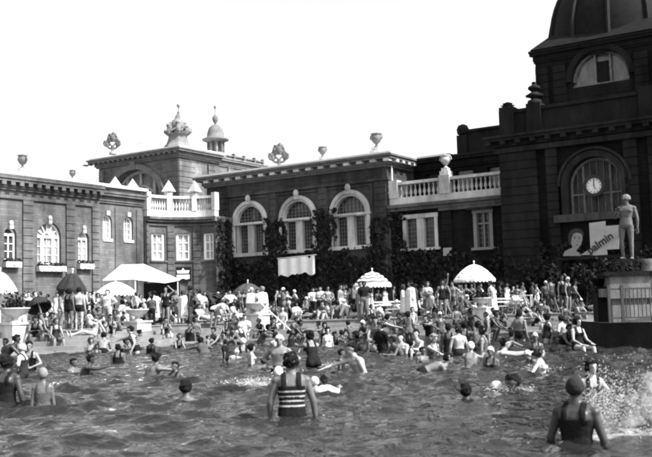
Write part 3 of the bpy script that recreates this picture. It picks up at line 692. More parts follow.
# lantern turret on the hall
m_ = MB()
def turret():
    e = empty('roof_turret', ab(-51.9, 61.8, 14.7), TH)
    m = MB(); m.lathe([(.95, 0), (.95, .35), (.85, .4), (.75, .5), (.75, .55)], n=16); m.build('base', M_rearc, e)
    m = MB()
    for k in range(8):
        an = math.pi / 4 * k; m.box(.66 * math.cos(an) - .09, .66 * math.cos(an) + .09, .66 * math.sin(an) - .09, .66 * math.sin(an) + .09, .5, 1.5)
    m.lathe([(.4, .5), (.4, 1.5)], n=10); m.build('arcade', M_rear, e)
    m = MB(); m.lathe([(.8, 1.5), (1.15, 1.62), (1.2, 1.75), (.95, 1.85), (.78, 1.95), (.74, 2.3), (.6, 2.75), (.35, 3.0), (.14, 3.1)], n=20); m.build('dome', mat('turret_copper', .13, var=.3), e, smooth=True)
    m = MB(); m.lathe([(.14, 3.08), (.1, 3.2), (.24, 3.4), (.28, 3.65), (.15, 3.9), (.04, 4.0), (.03, 4.5), (.12, 4.6), (.12, 4.75), (.02, 4.85)], n=12); m.build('finial', M_rearc, e, smooth=True)
    tag(e, 'small domed lantern turret with pointed finial on the rear hall roof', 'turret'); return e
turret()
# ---------------------------------------------------------------- roof ornaments
def remesh_thing(name, mb, vox, m, sm=3):
    me_ = remesh(mb, vox, sm); me_.name = name; me_.materials.clear(); me_.materials.append(m); return link(name, me_)
m_ = MB()   # crown sculpture: curved plinth, ring of figures round a globe
m_.lathe([(1.25, 0), (1.2, .25), (.95, .6), (.8, 1.1), (.78, 1.35), (.95, 1.45), (.95, 1.55), (.3, 1.6)], n=8)
m_.ball((0, 0, 2.45), .62, .62, .75)
for k in range(5):
    an = 2 * math.pi * k / 5 + .5; c = Vector((math.cos(an), math.sin(an), 0))
    m_.tube([c * .8 + Vector((0, 0, 1.5)), c * .75 + Vector((0, 0, 2.0)), c * .55 + Vector((0, 0, 2.45))], [.24, .26, .16], 8); m_.ball(c * .6 + Vector((0, 0, 2.65)), .17)
    m_.tube([c * .95 + Vector((0, 0, 1.75)), c * 1.12 + Vector((0, 0, 1.85)), c * 1.18 + Vector((0, 0, 1.65))], [.16, .17, .1], 8)
    m_.tube([c * .6 + Vector((0, 0, 2.3)), c * .35 + Vector((0, 0, 3.0))], [.13, .08], 8)
m_.tube([(0, 0, 3.0), (.05, 0, 3.4), (.1, .05, 3.7)], [.32, .22, .12], 8); m_.ball((.08, .05, 3.78), .14)
m_.tube([(.08, .05, 3.8), (.08, .05, 4.55)], .055, 8); m_.ball((.08, .05, 4.5), .16, .16, .22)
for k in range(16):
    an = 2 * math.pi * k / 16; rq = .62 + .5 * ((k * 7) % 5) / 5
    m_.ball((math.cos(an) * rq, math.sin(an) * rq, 1.6 + .9 * ((k * 5) % 7) / 7), .11 + .06 * (k % 3), n=8, m=6)
    m_.tube([(math.cos(an) * .9, math.sin(an) * .9, 1.5), (math.cos(an + .3) * 1.12, math.sin(an + .3) * 1.12, 1.75), (math.cos(an + .5) * .85, math.sin(an + .5) * .85, 2.05)], [.08, .09, .04], 6)
o = remesh_thing('roof_sculpture', m_, .045, M_rearc, 1); o.location = ab(-52.2, 57.2, 14.98); o.rotation_euler = (0, 0, TH); o.scale = (1.0, 1.0, .84)
tag(o, 'carved stone figures holding up a globe on the corner of the rear hall roof', 'sculpture')
m_ = MB()   # arched ring crest
for i in range(13):
    an = math.pi * i / 12
    if i < 12: m_.tube([(1.15 * math.cos(an), 0, 1.15 * math.sin(an) * .9), (1.15 * math.cos(an + math.pi / 12), 0, 1.15 * math.sin(an + math.pi / 12) * .9)], .15, 8)
m_.box(-1.3, 1.3, -.2, .2, -.1, .12)
o = remesh_thing('roof_crest', m_, .06, mat('pale_crest', .62), 1); o.location = ab(-56.2, 56.9, 15.0); o.rotation_euler = (0, 0, TH)
tag(o, 'pale semicircular stone crest on the ridge of the rear hall', 'roof ornament')
def cluster(name, loc, label, sc_, m):
    q = MB(); q.lathe([(.32, 0), (.3, .15), (.12, .3), (.1, .6), (.16, .75)], n=10)
    rq = random.Random(len(label))
    q.ball((0, 0, 1.42), .24, .2, .3); q.ball((-.48, 0, .92), .15); q.ball((.48, 0, .95), .16); q.ball((.1, 0, 1.85), .12)
    for c, r_, tl in (((-.5, 0, .95), .22, .5), ((.5, 0, .95), .22, -.5), ((0, 0, 1.45), .33, .1)):
        for i in range(14):
            a0, a1 = 2 * math.pi * i / 14, 2 * math.pi * (i + 1) / 14; P_ = lambda a_: Vector((c[0] + r_ * math.cos(a_), c[1] + r_ * math.cos(a_) * tl, c[2] + r_ * math.sin(a_)))
            q.tube([P_(a0), P_(a1)], .075, 7)
            if i % 2: q.ball(P_(a0) + Vector((0, -.04, 0)), rq.uniform(.07, .13), n=8, m=6)
        q.tube([(c[0], c[1], c[2] - r_), (c[0] + .05, c[1], c[2] + .02), (c[0], c[1], c[2] + r_ + .14)], [.06, .1, .04], 7)
    for sx in (-1, 1):
        q.tube([(0, 0, .5), (sx * .3, 0, .55), (sx * .5, 0, .75)], [.1, .09, .09], 8)
        q.tube([(0, 0, .7), (sx * .28, 0, 1.0), (sx * .42, 0, 1.4), (sx * .3, 0, 1.85)], [.07, .07, .07, .04], 8)
    o = remesh_thing(name, q, .045, m, 1); o.location = loc; o.rotation_euler = (0, 0, TH + .5); o.scale = (sc_,) * 3
    tag(o, label, 'roof ornament', 'triple vase ornaments on the roofs'); return o
cluster('vase_ornament', ab(-59.6, 56.8, 15.35), 'triple vase ornament at the left corner of the rear hall roof', 1.05, M_rear)
cluster('vase_ornament', ab(-38.3, 52.6, 11.3), 'triple vase ornament on the pavilion roof left of the two urns', 1.0, M_rear)
def roof_urn(loc, label, s_, m=M_rear, ped=M_white):
    e = empty('roof_urn', loc, TH)
    q = MB(); q.box(-.42, .42, -.42, .42, -.1, .35); q.box(-.3, .3, -.3, .3, .35, .62); q.build('pedestal', ped, e)
    q = MB(); q.lathe([(.22, .62), (.2, .7), (.09, .8), (.1, .88), (.3, 1.05), (.42, 1.3), (.42, 1.45), (.36, 1.52), (.34, 1.6), (.44, 1.68), (.44, 1.72), (.1, 1.74), (.08, 1.82)], n=18); q.build('bowl', m, e, smooth=True)
    q = MB()
    for sx in (-1, 1): q.tube([(sx * .38, 0, 1.25), (sx * .56, 0, 1.35), (sx * .5, 0, 1.58), (sx * .4, 0, 1.66)], .045, 6)
    q.build('handle', m, e)
    e.scale = (s_,) * 3; tag(e, label, 'urn', 'stone urns along the roofs'); return e
def a_at(px, b_, z=11):
    a_ = -40.0
    for _ in range(30): a_ += (px - project(ab(a_, b_, z))[0]) * .06
    return a_
roof_urn(ab(a_at(323, 51.6), 51.6, 11.15), 'stone roof urn in the middle of the pavilion roof', .66, M_rearc)
roof_urn(ab(a_at(377, 51.6), 51.6, 11.2), 'stone roof urn nearest the right end of the pavilion roof', .85, M_rearc)
roof_urn(ab(-44.9, 35.5, 9.75), 'pale urn on the left wing roof near the left edge', .72)
roof_urn(ab(-45.2, 39.6, 9.7), 'small low urn on the left wing roof beside the rear hall', .5)
roof_urn(ab(-24.4, 51.05, 9.3), 'round white urn on the balcony balustrade post', .72, M_white)
q = MB(); q.lathe([(.42, 0), (.4, .3), (.2, .4), (.2, .5), (.38, .65), (.42, .85), (.3, 1.0), (.14, 1.1), (.22, 1.22), (.36, 1.4), (.34, 1.6), (.16, 1.75), (.1, 1.85), (.16, 1.95), (.05, 2.1)], n=14)
for k in range(4): q.ball((.36 * math.cos(k * 1.57 + .4), .36 * math.sin(k * 1.57 + .4), .75), .16)
o = remesh_thing('attic_finial', q, .045, M_pilR, 1); o.location = ab(-18.1, 49.95, 12.7); o.scale = (1, 1, .62); o.rotation_euler = (0, 0, TH); tag(o, 'bulbous dark stone finial on the tower parapet below the dome', 'finial')
o2 = add_copy(o, ab(-19.75, 49.95, 12.7), TH, (.85, .85, .16), 'low scrolled block at the left corner of the tower parapet')
o['group'] = o2['group'] = 'finials on the tower parapet'
# ================================================================ THINGS ON THE WALLS
def board(name, F_, s0, s1, z0, z1, d, m, label, cat):
    q = MB(); fbox(q, F_, s0, s1, z0, z1, d, d + .05)
    o = q.build(name, m); return o
def bthing(name, org_ab, label, cat):
    e = empty(name, ab(*org_ab), TH); tag(e, label, cat); return e
# menu board on the bay
sg_c = FA.P(.5, 3.9, .12); e = bthing('snack_sign', sg_c, 'square black sign with two white painted lines on the curved bay wall', 'sign')
e.rotation_euler = (0, 0, TH + R(38))
q = MB(); q.box(-.55, .55, -.03, .03, -.5, .52); q.build('board', M_black, e)
q = MB()
q.prism([(-.44, .28), (-.12, .28), (0, .46), (.12, .28), (.44, .28), (.38, .08), (-.38, .08)], 1, -.045, -.031)
q.prism([(-.44, -.02), (.44, -.02), (.44, -.3), (.2, -.34), (0, -.27), (-.2, -.34), (-.44, -.3)], 1, -.045, -.031); q.build('lettering', M_canv, e)
# white banner among the ivy
e = bthing('cloth_banner', (-35.15, 50.0, 4.05), 'ragged white cloth banner hanging on the ivy under the middle arched window', 'banner')
q = MB(); NN = 24
top = []; botp = []
for i in range(NN + 1):
    x = -1.5 + 3.0 * i / NN
    y = -.12 * math.sin(i * .9) * .5 - .05
    zt_ = .62 + .12 * i / NN * 1.0 - (.15 if i in (20, 21) else 0); zb = -.5 + (.14 * math.sin(i * .8)) * .5 + (.1 if 11 < i < 19 else 0) + random.uniform(-.03, .03)
    top.append(Vector((x, y, zt_))); botp.append(Vector((x, y, zb)))
for i in range(NN):
    q.add([top[i], top[i + 1], botp[i + 1], botp[i], top[i] + Vector((0, .03, 0)), top[i + 1] + Vector((0, .03, 0)), botp[i + 1] + Vector((0, .03, 0)), botp[i] + Vector((0, .03, 0))], [(0, 1, 2, 3), (4, 7, 6, 5), (0, 4, 5, 1), (3, 2, 6, 7)])
q.build('cloth', M_canv, e); q = MB(); q.tube([(-1.6, .0, .68), (1.6, .0, .78)], .035, 6); q.build('pole', M_wood, e)
e = bthing('wall_placard', (-24.4, 50.82, 4.55), 'small white square placard on the dark gallery pilaster', 'sign')
q = MB(); q.box(-.28, .28, -.03, .03, -.24, .24); q.build('plate', M_postr, e); q = MB()
for z in (-.12, 0, .12): q.box(-.18, .18, -.036, -.031, z - .015, z + .015)
q.build('lettering', mat('faint_print', .3), e)
# hoarding with portrait and slanting brand lettering
def text_mesh(txt, size, m, parent, loc, rot, shear=0, name='lettering'):
    cu = bpy.data.curves.new('t', 'FONT'); cu.body = txt; cu.size = size; cu.extrude = .006; cu.shear = shear; cu.align_x = 'LEFT'; cu.offset = .012
    to = bpy.data.objects.new('t', cu); C.objects.link(to); dg = bpy.context.evaluated_depsgraph_get()
    me_ = bpy.data.meshes.new_from_object(to.evaluated_get(dg)); bpy.data.objects.remove(to); me_.materials.clear(); me_.materials.append(m)
    o = link(name, me_, parent); o.location = loc; o.rotation_euler = rot; return o
e = bthing('advertising_hoarding', (-15.1, 49.05, 4.6), 'white advertising posters with slanting dark lettering and a woman portrait below the clock window', 'hoarding')
q = MB(); q.box(-1.9, 2.35, .0, .08, -1.0, -.86); q.box(-1.85, -1.78, .02, .3, -4, -.9); q.box(2.2, 2.27, .02, .3, -4, -.9)
q.build('frame', M_pilR, e)
def gpx(px, py, b=49.05):
    d = ray(px, py); # intersect plane b
    t_ = (b - CAMP.dot(UY)) / d.dot(UY); p = CAMP + d * t_; return p.dot(UX) + 15.1, p.z - 4.6
x0, z0 = gpx(591, 255); x1, z1 = gpx(605.5, 221); x2, z2 = gpx(619.5, 225); x3, z3 = gpx(619, 249)
q = MB(); q.prism([(x0, -.84), (x1, -.84), (x1, z1), (x0, z1 - .05)], 1, -.05, -.01); q.prism([(x1 + .004, z3), (x3, z3), (x2, z2), (x1 + .004, z2)], 1, -.05, -.012)
q.build('poster', M_postr, e)
q = MB(); 
pa = gpx(581, 255); pb = gpx(590.5, 255); pc = gpx(619.6, 236.5); pd = gpx(620, 229.5)
q.prism([pa, pb, pc, pd], 1, -.075, -.055); q.build('slanting_band', M_band, e)
tp = gpx(590.5, 254.5); tq = gpx(616, 236.5); an = math.atan2(tq[1] - tp[1], tq[0] - tp[0])
lt = text_mesh('palmin', .6, M_ink, e, (tp[0], -.09, tp[1]), Matrix.Rotation(-an, 3, 'Y').to_euler() if False else (math.pi / 2, 0, 0))
lt.matrix_local = Matrix.Translation((tp[0], -.09, tp[1])) @ Matrix.Rotation(-an, 4, 'Y') @ Matrix.Rotation(math.pi / 2, 4, 'X')
q = MB()
for i, (u0, u1, v) in enumerate([(.1, .45, .1), (.12, .6, .22), (.1, .5, .32), (.15, .7, .42), (.55, .8, .36)]):
    q.box(x0 + (x1 - x0) * u0, x0 + (x1 - x0) * u1, -.056, -.051, z1 - .1 - v * 1.6 - .03, z1 - .1 - v * 1.6 + .02)
q.build('small_print', mat('faint_print', .3), e)
def poly_px(pts, b=49.05): return [gpx(*p) for p in pts]
pt = e
q = MB(); q.prism(poly_px([(563, 256), (565, 251.5), (569.5, 249), (573, 247.5), (571, 243), (570.3, 238), (571.5, 233), (575, 230.3), (580, 231), (582.6, 234.5), (582.4, 240), (581, 245), (577.5, 249), (576.5, 251), (579.5, 253), (581.5, 256)][::-1]), 1, -.05, -.01); q.build('portrait', M_face, pt)
q = MB(); q.prism(poly_px([(569.4, 246), (568.6, 240), (568.8, 234), (571.5, 230), (576, 228.2), (581, 229), (584, 233), (583.6, 236), (581, 233.5), (577, 232.5), (573.5, 234), (572, 238), (571.4, 243)][::-1]), 1, -.06, -.051); q.build('portrait_hair', M_ink, pt)
q = MB()
for (cx_, cy_, w_, h_) in ((575, 238, 1.3, .5), (580, 238.6, 1.1, .5), (577.6, 245, 1.5, .45), (575, 236.4, 1.6, .3), (580, 237, 1.4, .3), (578, 241.8, .5, .35)):
    q.prism(poly_px([(cx_ - w_, cy_), (cx_, cy_ + h_), (cx_ + w_, cy_), (cx_, cy_ - h_)][::-1]), 1, -.062, -.052)
q.build('portrait_features', M_ink, pt)
# ================================================================ GREENERY
def leaves(mb, pts, size, mi=0, flat=None):
    for p in pts:
        s_ = size * (.4 + 1.3 * random.random() ** 2); nrm = Vector((random.gauss(0, 1), random.gauss(0, 1), random.gauss(0, .8)))
        if flat is not None: nrm = Vector(flat) * 1.3 + nrm * .7
        nrm.normalize(); x = nrm.cross(Vector((random.random(), random.random(), random.random()))).normalized(); y = nrm.cross(x)
        p = Vector(p); mb.add([p - x * s_, p + y * s_ * .7, p + x * s_, p - y * s_ * .7], [(0, 1, 2, 3)], mi)
def ivy(label, F_, org, patches, dens=150, size=.12):
    q = MB(org)
    for (s0, s1, z0, z1, edge_n, th) in patches:
        area = (s1 - s0) * (z1 - z0); N = int(area * dens); pts = []
        while len(pts) < N:
            s_ = random.uniform(s0 - .25, s1 + .25); z_ = random.uniform(z0, z1 + .2)
            nval = (noise.noise(Vector((s_ * .9, z_ * .9, 3.3))) * 1.2 + noise.noise(Vector((s_ * 2.6, z_ * 2.6, 1.3))) * .7) * edge_n
            m0 = min(s_ - s0, s1 - s_, z1 - z_) + nval
            if m0 < 0: continue
            dd = .04 + th * random.random() * (.6 + .6 * noise.noise(Vector((s_ * 1.7, z_ * 1.7, 9))))
            pts.append(F_.P(s_, z_, dd))
        leaves(q, pts, size, 0, F_.P(0, 0, 1) - F_.P(0, 0, 0))
    for i in range(len(q.mi)): q.mi[i] = 0 if random.random() < .75 else 1
    o = q.build('ivy', [M_leaf, M_leaf2], None, merge=False); o.location = ab(*org); o.rotation_euler = (0, 0, TH); return o
og = (-36, 50.7, ZT)
o = ivy('', FC, og, [(-43.3, -41.4, .75, 8.2, .7, .45), (-41.4, -28.4, .75, 5.0, .9, .5), (-38.2, -36.7, 4.0, 7.6, .55, .45), (-34.1, -32.5, 4.0, 7.9, .55, .45), (-36.8, -36.2, 4.9, 6.6, .3, .3), (-29.8, -28.3, 4.4, 7.0, .6, .4), (-37.1, -36.5, 4.9, 7.2, .3, .3), (-33.1, -32.5, 4.9, 7.0, .3, .3)])
tag(o, 'thick dark ivy covering the lower pavilion wall and climbing between its arched windows', 'ivy')
og = (-41.2, 50, ZT)
o = ivy('', Fac('side', -41.2, og), og, [(48.9, 50.6, .75, 7.9, .3, .5)])
tag(o, 'dark ivy climbing the narrow end wall of the curved bay', 'ivy')
og = (-24.5, 51, ZT)
o = ivy('', FG, og, [(-28.5, -20.6, .75, 4.6, .9, .5), (-28.7, -27.5, 4, 7.4, .5, .45), (-24.9, -23.5, 4, 4.9, .4, .3)])
tag(o, 'dark ivy on the lower wall of the balcony gallery', 'ivy')
og = (-15.1, 50, ZT)
o = ivy('', FT, og, [(-20.6, -9.6, .75, 4.4, 1.0, .7)], 80, .14)
tag(o, 'dark creeper over the base of the domed tower', 'creeper')
def shrub(p, r_, h, label, m2=M_leaf, group='shrubs along the terrace wall', size=.1):
    e = empty('shrub', p); tag(e, label, 'shrub', group)
    q = MB(); pts = []
    cl = [Vector((random.gauss(0, r_ * .45), random.gauss(0, r_ * .4), h * (.3 + .5 * random.random()))) for _ in range(9)]
    for _ in range(int(1100 * r_ * h)):
        c = random.choice(cl); d = Vector((random.gauss(0, 1), random.gauss(0, 1), random.gauss(0, 1))).normalized() * (r_ * .5) * random.random() ** .4
        v = c + d; v.z = max(.05, v.z); pts.append(v)
    leaves(q, pts, size); q.build('foliage', m2, e, merge=False)
    q = MB()
    for k in range(5): q.tube([(random.gauss(0, .05), random.gauss(0, .05), 0), cl[k] * .6, cl[k]], [.03, .02, .01], 5)
    q.build('stem', M_bark, e); return e
def tw(px, D): return ground(px, D, ZT)
shrub(tw(527, 52), 1.0, 2.6, 'dark shrub at the foot of the tower behind the deck chair')
shrub(tw(546, 51), 1.2, 2.9, 'tall dark shrub at the foot of the tower beneath the portrait')
shrub(tw(588, 46), 1.1, 2.6, 'dark shrub beneath the advertising posters')
shrub(tw(300, 57), .9, 1.5, 'low dark shrub against the ivy under the white banner')
shrub(tw(436, 53), .9, 1.6, 'dark shrub against the gallery wall left of the spotted parasol')
def palm(p, s_, label):
    e = empty('palm_plant', p, random.random() * 6); tag(e, label, 'palm', 'broad leaved palms by the curved bay')
    q = MB(); q.lathe([(.22, 0), (.34, .5), (.36, .55), (.3, .56)], n=14); q.build('tub', M_wood, e)
    q = MB(); q.tube([(0, 0, .5), (.03, 0, 1.0), (0, .02, 1.4)], [.12, .09, .06], 8); q.build('trunk', M_bark, e)
    q = MB()
    for k in range(18):
        an = k * 2.4; L = s_ * (.9 + .4 * random.random()); up = .9 - .05 * k; prev = None
        for i in range(8):
            t_ = i / 7; c = Vector((math.cos(an) * L * t_, math.sin(an) * L * t_, 1.35 + L * (up * t_ - .95 * t_ * t_)))
            wd = .16 * math.sin(math.pi * min(1, t_ * .9 + .1)); sd_ = Vector((-math.sin(an), math.cos(an), 0)) * wd
            cur = (c - sd_, c, c + sd_)
            if prev:
                q.add([prev[0], prev[1] + Vector((0, 0, .04)), cur[1] + Vector((0, 0, .04)), cur[0]], [(0, 1, 2, 3)]); q.add([prev[1] + Vector((0, 0, .04)), prev[2], cur[2], cur[1] + Vector((0, 0, .04))], [(0, 1, 2, 3)])
            prev = cur
    q.build('frond', M_leaf2, e); return e
palm(tw(207, 53), 1.1, 'small potted palm to the right of the black sign')
palm(tw(219, 55), 1.5, 'larger potted palm at the corner of the pavilion')
palm(tw(233, 52.5), 1.0, 'potted palm left of the dark parasol before the pavilion')
# ================================================================ PARASOLS, AWNING
def parasol(p, r_, hrim, htop, m, label, stripe=None, spots=None, tilt=(0, 0), n=16, val=True):
    n = 32
    e = empty('parasol', p); tag(e, label, 'parasol', 'parasols on the terrace')
    q = MB(); rings = 9; vs_ = []; ph = []
    for i in range(rings + 1):
        t_ = i / rings
        for k in range(n):
            an = 2 * math.pi * k / n; sag = math.sin(math.pi * (k % 4) / 4) ** 2; rr = r_ * t_ ** .86 * (1 - .055 * sag * t_)
            vs_.append(Vector((rr * math.cos(an), rr * math.sin(an), hrim + (htop - hrim) * (1 - t_ ** 1.55) - .05 * sag * math.sin(t_ * math.pi) + .015 * noise.noise(Vector((k * .7, i * .6, r_ * 9))))))
    nn = (rings + 1) * n
    low = [v - Vector((0, 0, .03)) for v in vs_]
    fs = []; mi = []
    for i in range(rings):
        for k in range(n):
            f = (i * n + k, i * n + (k + 1) % n, (i + 1) * n + (k + 1) % n, (i + 1) * n + k)
            c = 0
            if stripe and i % 2 == 1: c = 1
            fs.append(f); mi.append(c); fs.append(tuple(nn + x for x in f[::-1])); mi.append(c)
    q.v = vs_ + low; q.f = fs; q.mi = mi
    if val:   # hanging valance, scalloped
        for k in range(n):
            a_ = vs_[rings * n + k]; b_ = vs_[rings * n + (k + 1) % n]; m1 = (a_ + b_) / 2
            q.add([a_, b_, b_ - Vector((0, 0, .08)), m1 - Vector((0, 0, .17)), a_ - Vector((0, 0, .08))], [(0, 1, 2, 3, 4)], 0)
    cn = q.build('canopy', [m, stripe or m], e, smooth=False)
    if spots:
        s2 = MB()
        for i, t_ in ((3, .42), (5, .68), (7, .88)):
            for k in range(8 + i):
                an = 2 * math.pi * (k + .5 * (i % 4)) / (8 + i); rr = r_ * t_ ** .86 - .01; z = hrim + (htop - hrim) * (1 - t_ ** 1.55) - .01
                s2.ball((rr * math.cos(an), rr * math.sin(an), z), .04, .04, .03, n=8, m=4)
        s2.build('spots', spots, cn)
    q = MB(); q.tube([(0, 0, 0), (0, 0, htop + .12)], .03, 10); q.ball((0, 0, htop + .15), .05); q.build('pole', M_wood, e)
    q = MB()
    for k in range(8):
        an = 2 * math.pi * k / 8; q.tube([(0, 0, htop - .1), (r_ * .6 * math.cos(an), r_ * .6 * math.sin(an), hrim + (htop - hrim) * .5), (r_ * .98 * math.cos(an), r_ * .98 * math.sin(an), hrim - .01)], .012, 5)
    q.build('rib', M_metal, e)
    q = MB(); q.lathe([(.32, 0), (.32, .06), (.08, .1), (.06, .3)], n=16); q.build('foot', M_metal, e)
    e.rotation_euler = (tilt[0], tilt[1], 0); return e
parasol(tw(373.5, 50), 1.04, 1.78, 2.5, M_canv, 'striped white parasol in front of the ivy on the terrace', stripe=M_canvs)
parasol(tw(476, 47), 1.08, 1.85, 2.62, M_canv, 'white parasol with dark spots beside the gallery window', spots=M_ink, n=12)
parasol(tw(248.5, 55), .95, 1.65, 2.2, M_canvg, 'dark grey parasol before the first arched window')
parasol(tw(0, 39), .72, 1.75, 2.55, M_canv, 'white parasol at the left edge of the terrace', n=12)
parasol(tw(116, 49), 1.12, 1.7, 2.3, M_canv, 'white parasol in front of the awning')
parasol(tw(69, 38), .62, 1.78, 2.4, M_canvd, 'black domed parasol held up by the standing women on the left', n=12, tilt=(R(8), R(6)))
parasol(tw(47, 37.6), .5, 1.25, 1.75, M_canvd, 'lower black parasol tilted behind the seated group on the left', n=12, tilt=(R(-25), R(-25)))
e = empty('awning_tent', tw(140, 53), TH); tag(e, 'large white canvas awning over the snack counter on the left', 'awning')
q = MB(); W0, W1 = -2.1, 1.15
def sheet(mb, pts, th=.03): 
    n_ = len(pts); mb.add([Vector(p) for p in pts] + [Vector(p) - Vector((0, 0, th)) for p in pts], [tuple(range(n_)), tuple(range(n_, 2 * n_))[::-1]] + [(i, (i + 1) % n_, n_ + (i + 1) % n_, n_ + i) for i in range(n_)])
sheet(q, [(W0, -.9, 2.55), (W1 - .2, -1.3, 2.5), (W1 - 1.4, .6, 3.45), (W0, .6, 3.5)]); sheet(q, [(W0, .6, 3.5), (W1 - 1.4, .6, 3.45), (W1 - .2, 2.4, 2.5), (W0, 2.4, 2.55)])
sheet(q, [(W1 - .2, -1.3, 2.5), (W1 + .3, .6, 2.3), (W1 - .2, 2.4, 2.5), (W1 - 1.4, .6, 3.45)])
q.build('canvas', M_canv, e)
q = MB()
for x, y, h in ((W0 + .05, -.85, 2.5), (W1 - .3, -1.2, 2.45), (W0 + .05, 2.3, 2.5), (W1 - .3, 2.3, 2.45)): q.tube([(x, y, 0), (x, y, h)], .04, 8)
q.build('pole', M_wood, e)
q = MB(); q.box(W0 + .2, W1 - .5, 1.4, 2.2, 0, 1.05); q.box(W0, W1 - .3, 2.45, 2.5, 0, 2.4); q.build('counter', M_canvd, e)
# ================================================================ PEDESTALS, STATUE, RAILING
def planter(p, s_, label, plants=True, h=.95, mm=M_white):
    e = empty('stone_planter', p, TH); tag(e, label, 'planter', 'stone planters on the pool edge')
    q = MB(); q.box(-.55, .55, -.55, .55, -.35, h - .1); q.box(-.62, .62, -.62, .62, h - .1, h); q.box(-.64, .64, -.64, .64, -.34, .02); q.build('plinth', mm, e)
    q = MB(); q.lathe([(.3, h), (.28, h + .06), (.14, h + .12), (.13, h + .22), (.3, h + .28), (.55, h + .42), (.62, h + .58), (.66, h + .6), (.66, h + .65), (.55, h + .65), (.5, h + .6), (.02, h + .6)], n=28); q.build('bowl', mm, e, smooth=True)
    if plants:
        q = MB(); pts = [Vector((random.gauss(0, .26), random.gauss(0, .26), h + .62 + abs(random.gauss(0, .25)))) for _ in range(420)]
        leaves(q, pts, .075); q.build('plants', M_leaf, e, merge=False)
    e.scale = (s_,) * 3; return e
planter(ground(15, 35.2, .35), .86, 'large stone planter with dark plants on the left pool edge')
planter(ground(137.5, 40.6, .3), .78, 'white stone planter on the pool edge below the awning', plants=False)
planter(ground(257, 42.6, .45), .78, 'white stone planter on the steps beside the white robed bathers', plants=False)
planter(ground(482.5, 43.2, .55), .68, 'white stone planter on the pool edge below the spotted parasol')
e = empty('statue_pedestal', ground(629, 27.6, 0), R(-8)); tag(e, 'massive pale stone pedestal with planted top under the statue at right', 'pedestal')
q = MB(); q.box(-.52, .55, -.6, .6, .7, 1.25); q.prism([(-.48, 1.25), (.48, 1.25), (.52, 1.45), (-.52, 1.45)], 1, -.5, .5); q.box(-.56, .6, -.62, .62, 1.45, 2.12)
q.box(-.8, -.57, -.5, .6, 1.5, 1.75)
q.build('plinth', mat('pedestal_stone', .15, var=.5, scale=2, bump=.4, streak=True), e)
q = MB(); q.box(-.74, .74, -.7, .7, 2.12, 2.24); q.box(-.4, .4, -.4, .4, 2.24, 2.62); q.build('capstone', M_pilR, e)
q = MB(); pts = [Vector((random.gauss(0, .42), random.gauss(0, .3), 2.25 + abs(random.gauss(0, .16)))) for _ in range(900)]; leaves(q, pts, .05); q.build('plants', M_leaf, e, merge=False)
e = empty('stone_pier', ground(601.5, 28.3, ZT - .02), R(-8)); tag(e, 'dark square stone pier at the corner of the promontory left of the statue', 'pier')
q = MB(); q.box(-.16, .16, -.5, .5, -.75, .95); q.box(-.22, .22, -.55, .55, .95, 1.08); q.build('shaft', M_pilR, e)
q = MB(); q.lathe([(.1, 1.08), (.12, 1.14), (.3, 1.3), (.32, 1.36), (.05, 1.36)], n=14); q.build('bowl', M_pilR, e)
e = empty('iron_railing', ground(634, 26.6, ZT), R(-3)); tag(e, 'iron railing with close upright bars in front of the statue pedestal', 'railing')
q = MB(); q.box(-.68, 1.6, -.02, .02, .95, 1.0); q.box(-.68, 1.6, -.02, .02, .12, .16); q.build('rail', mat('grey_iron', .05), e)
q = MB()
for x in (-.68, -.3, 1.55): q.box(x - .04, x + .04, -.04, .04, 0, 1.1)
q.build('post', mat('grey_iron', .12), e)
bp0 = None
for i in range(15):
    x = -.2 + i * .115
    if bp0 is None: q = MB(); q.tube([(0, 0, .14), (0, 0, .97)], .014, 6); bp0 = q.build('upright_bar', mat('grey_iron', .12), e); bp0.location = (x, 0, 0)
    else: o = bp0.copy(); C.objects.link(o); o.parent = e; o.location = (x, 0, 0)
e = empty('stone_planter', ground(652, 27.3, ZT), 0); tag(e, 'pale tapering stone vase cut off by the right edge behind the railing', 'planter', 'stone planters on the pool edge')
q = MB(); q.lathe([(.3, 0), (.3, .3), (.16, .4), (.18, .6), (.34, 1.0), (.36, 1.5), (.26, 1.7), (.3, 1.85), (.1, 1.85)], n=20); q.build('bowl', mat('pedestal_stone', .34), e, smooth=True)
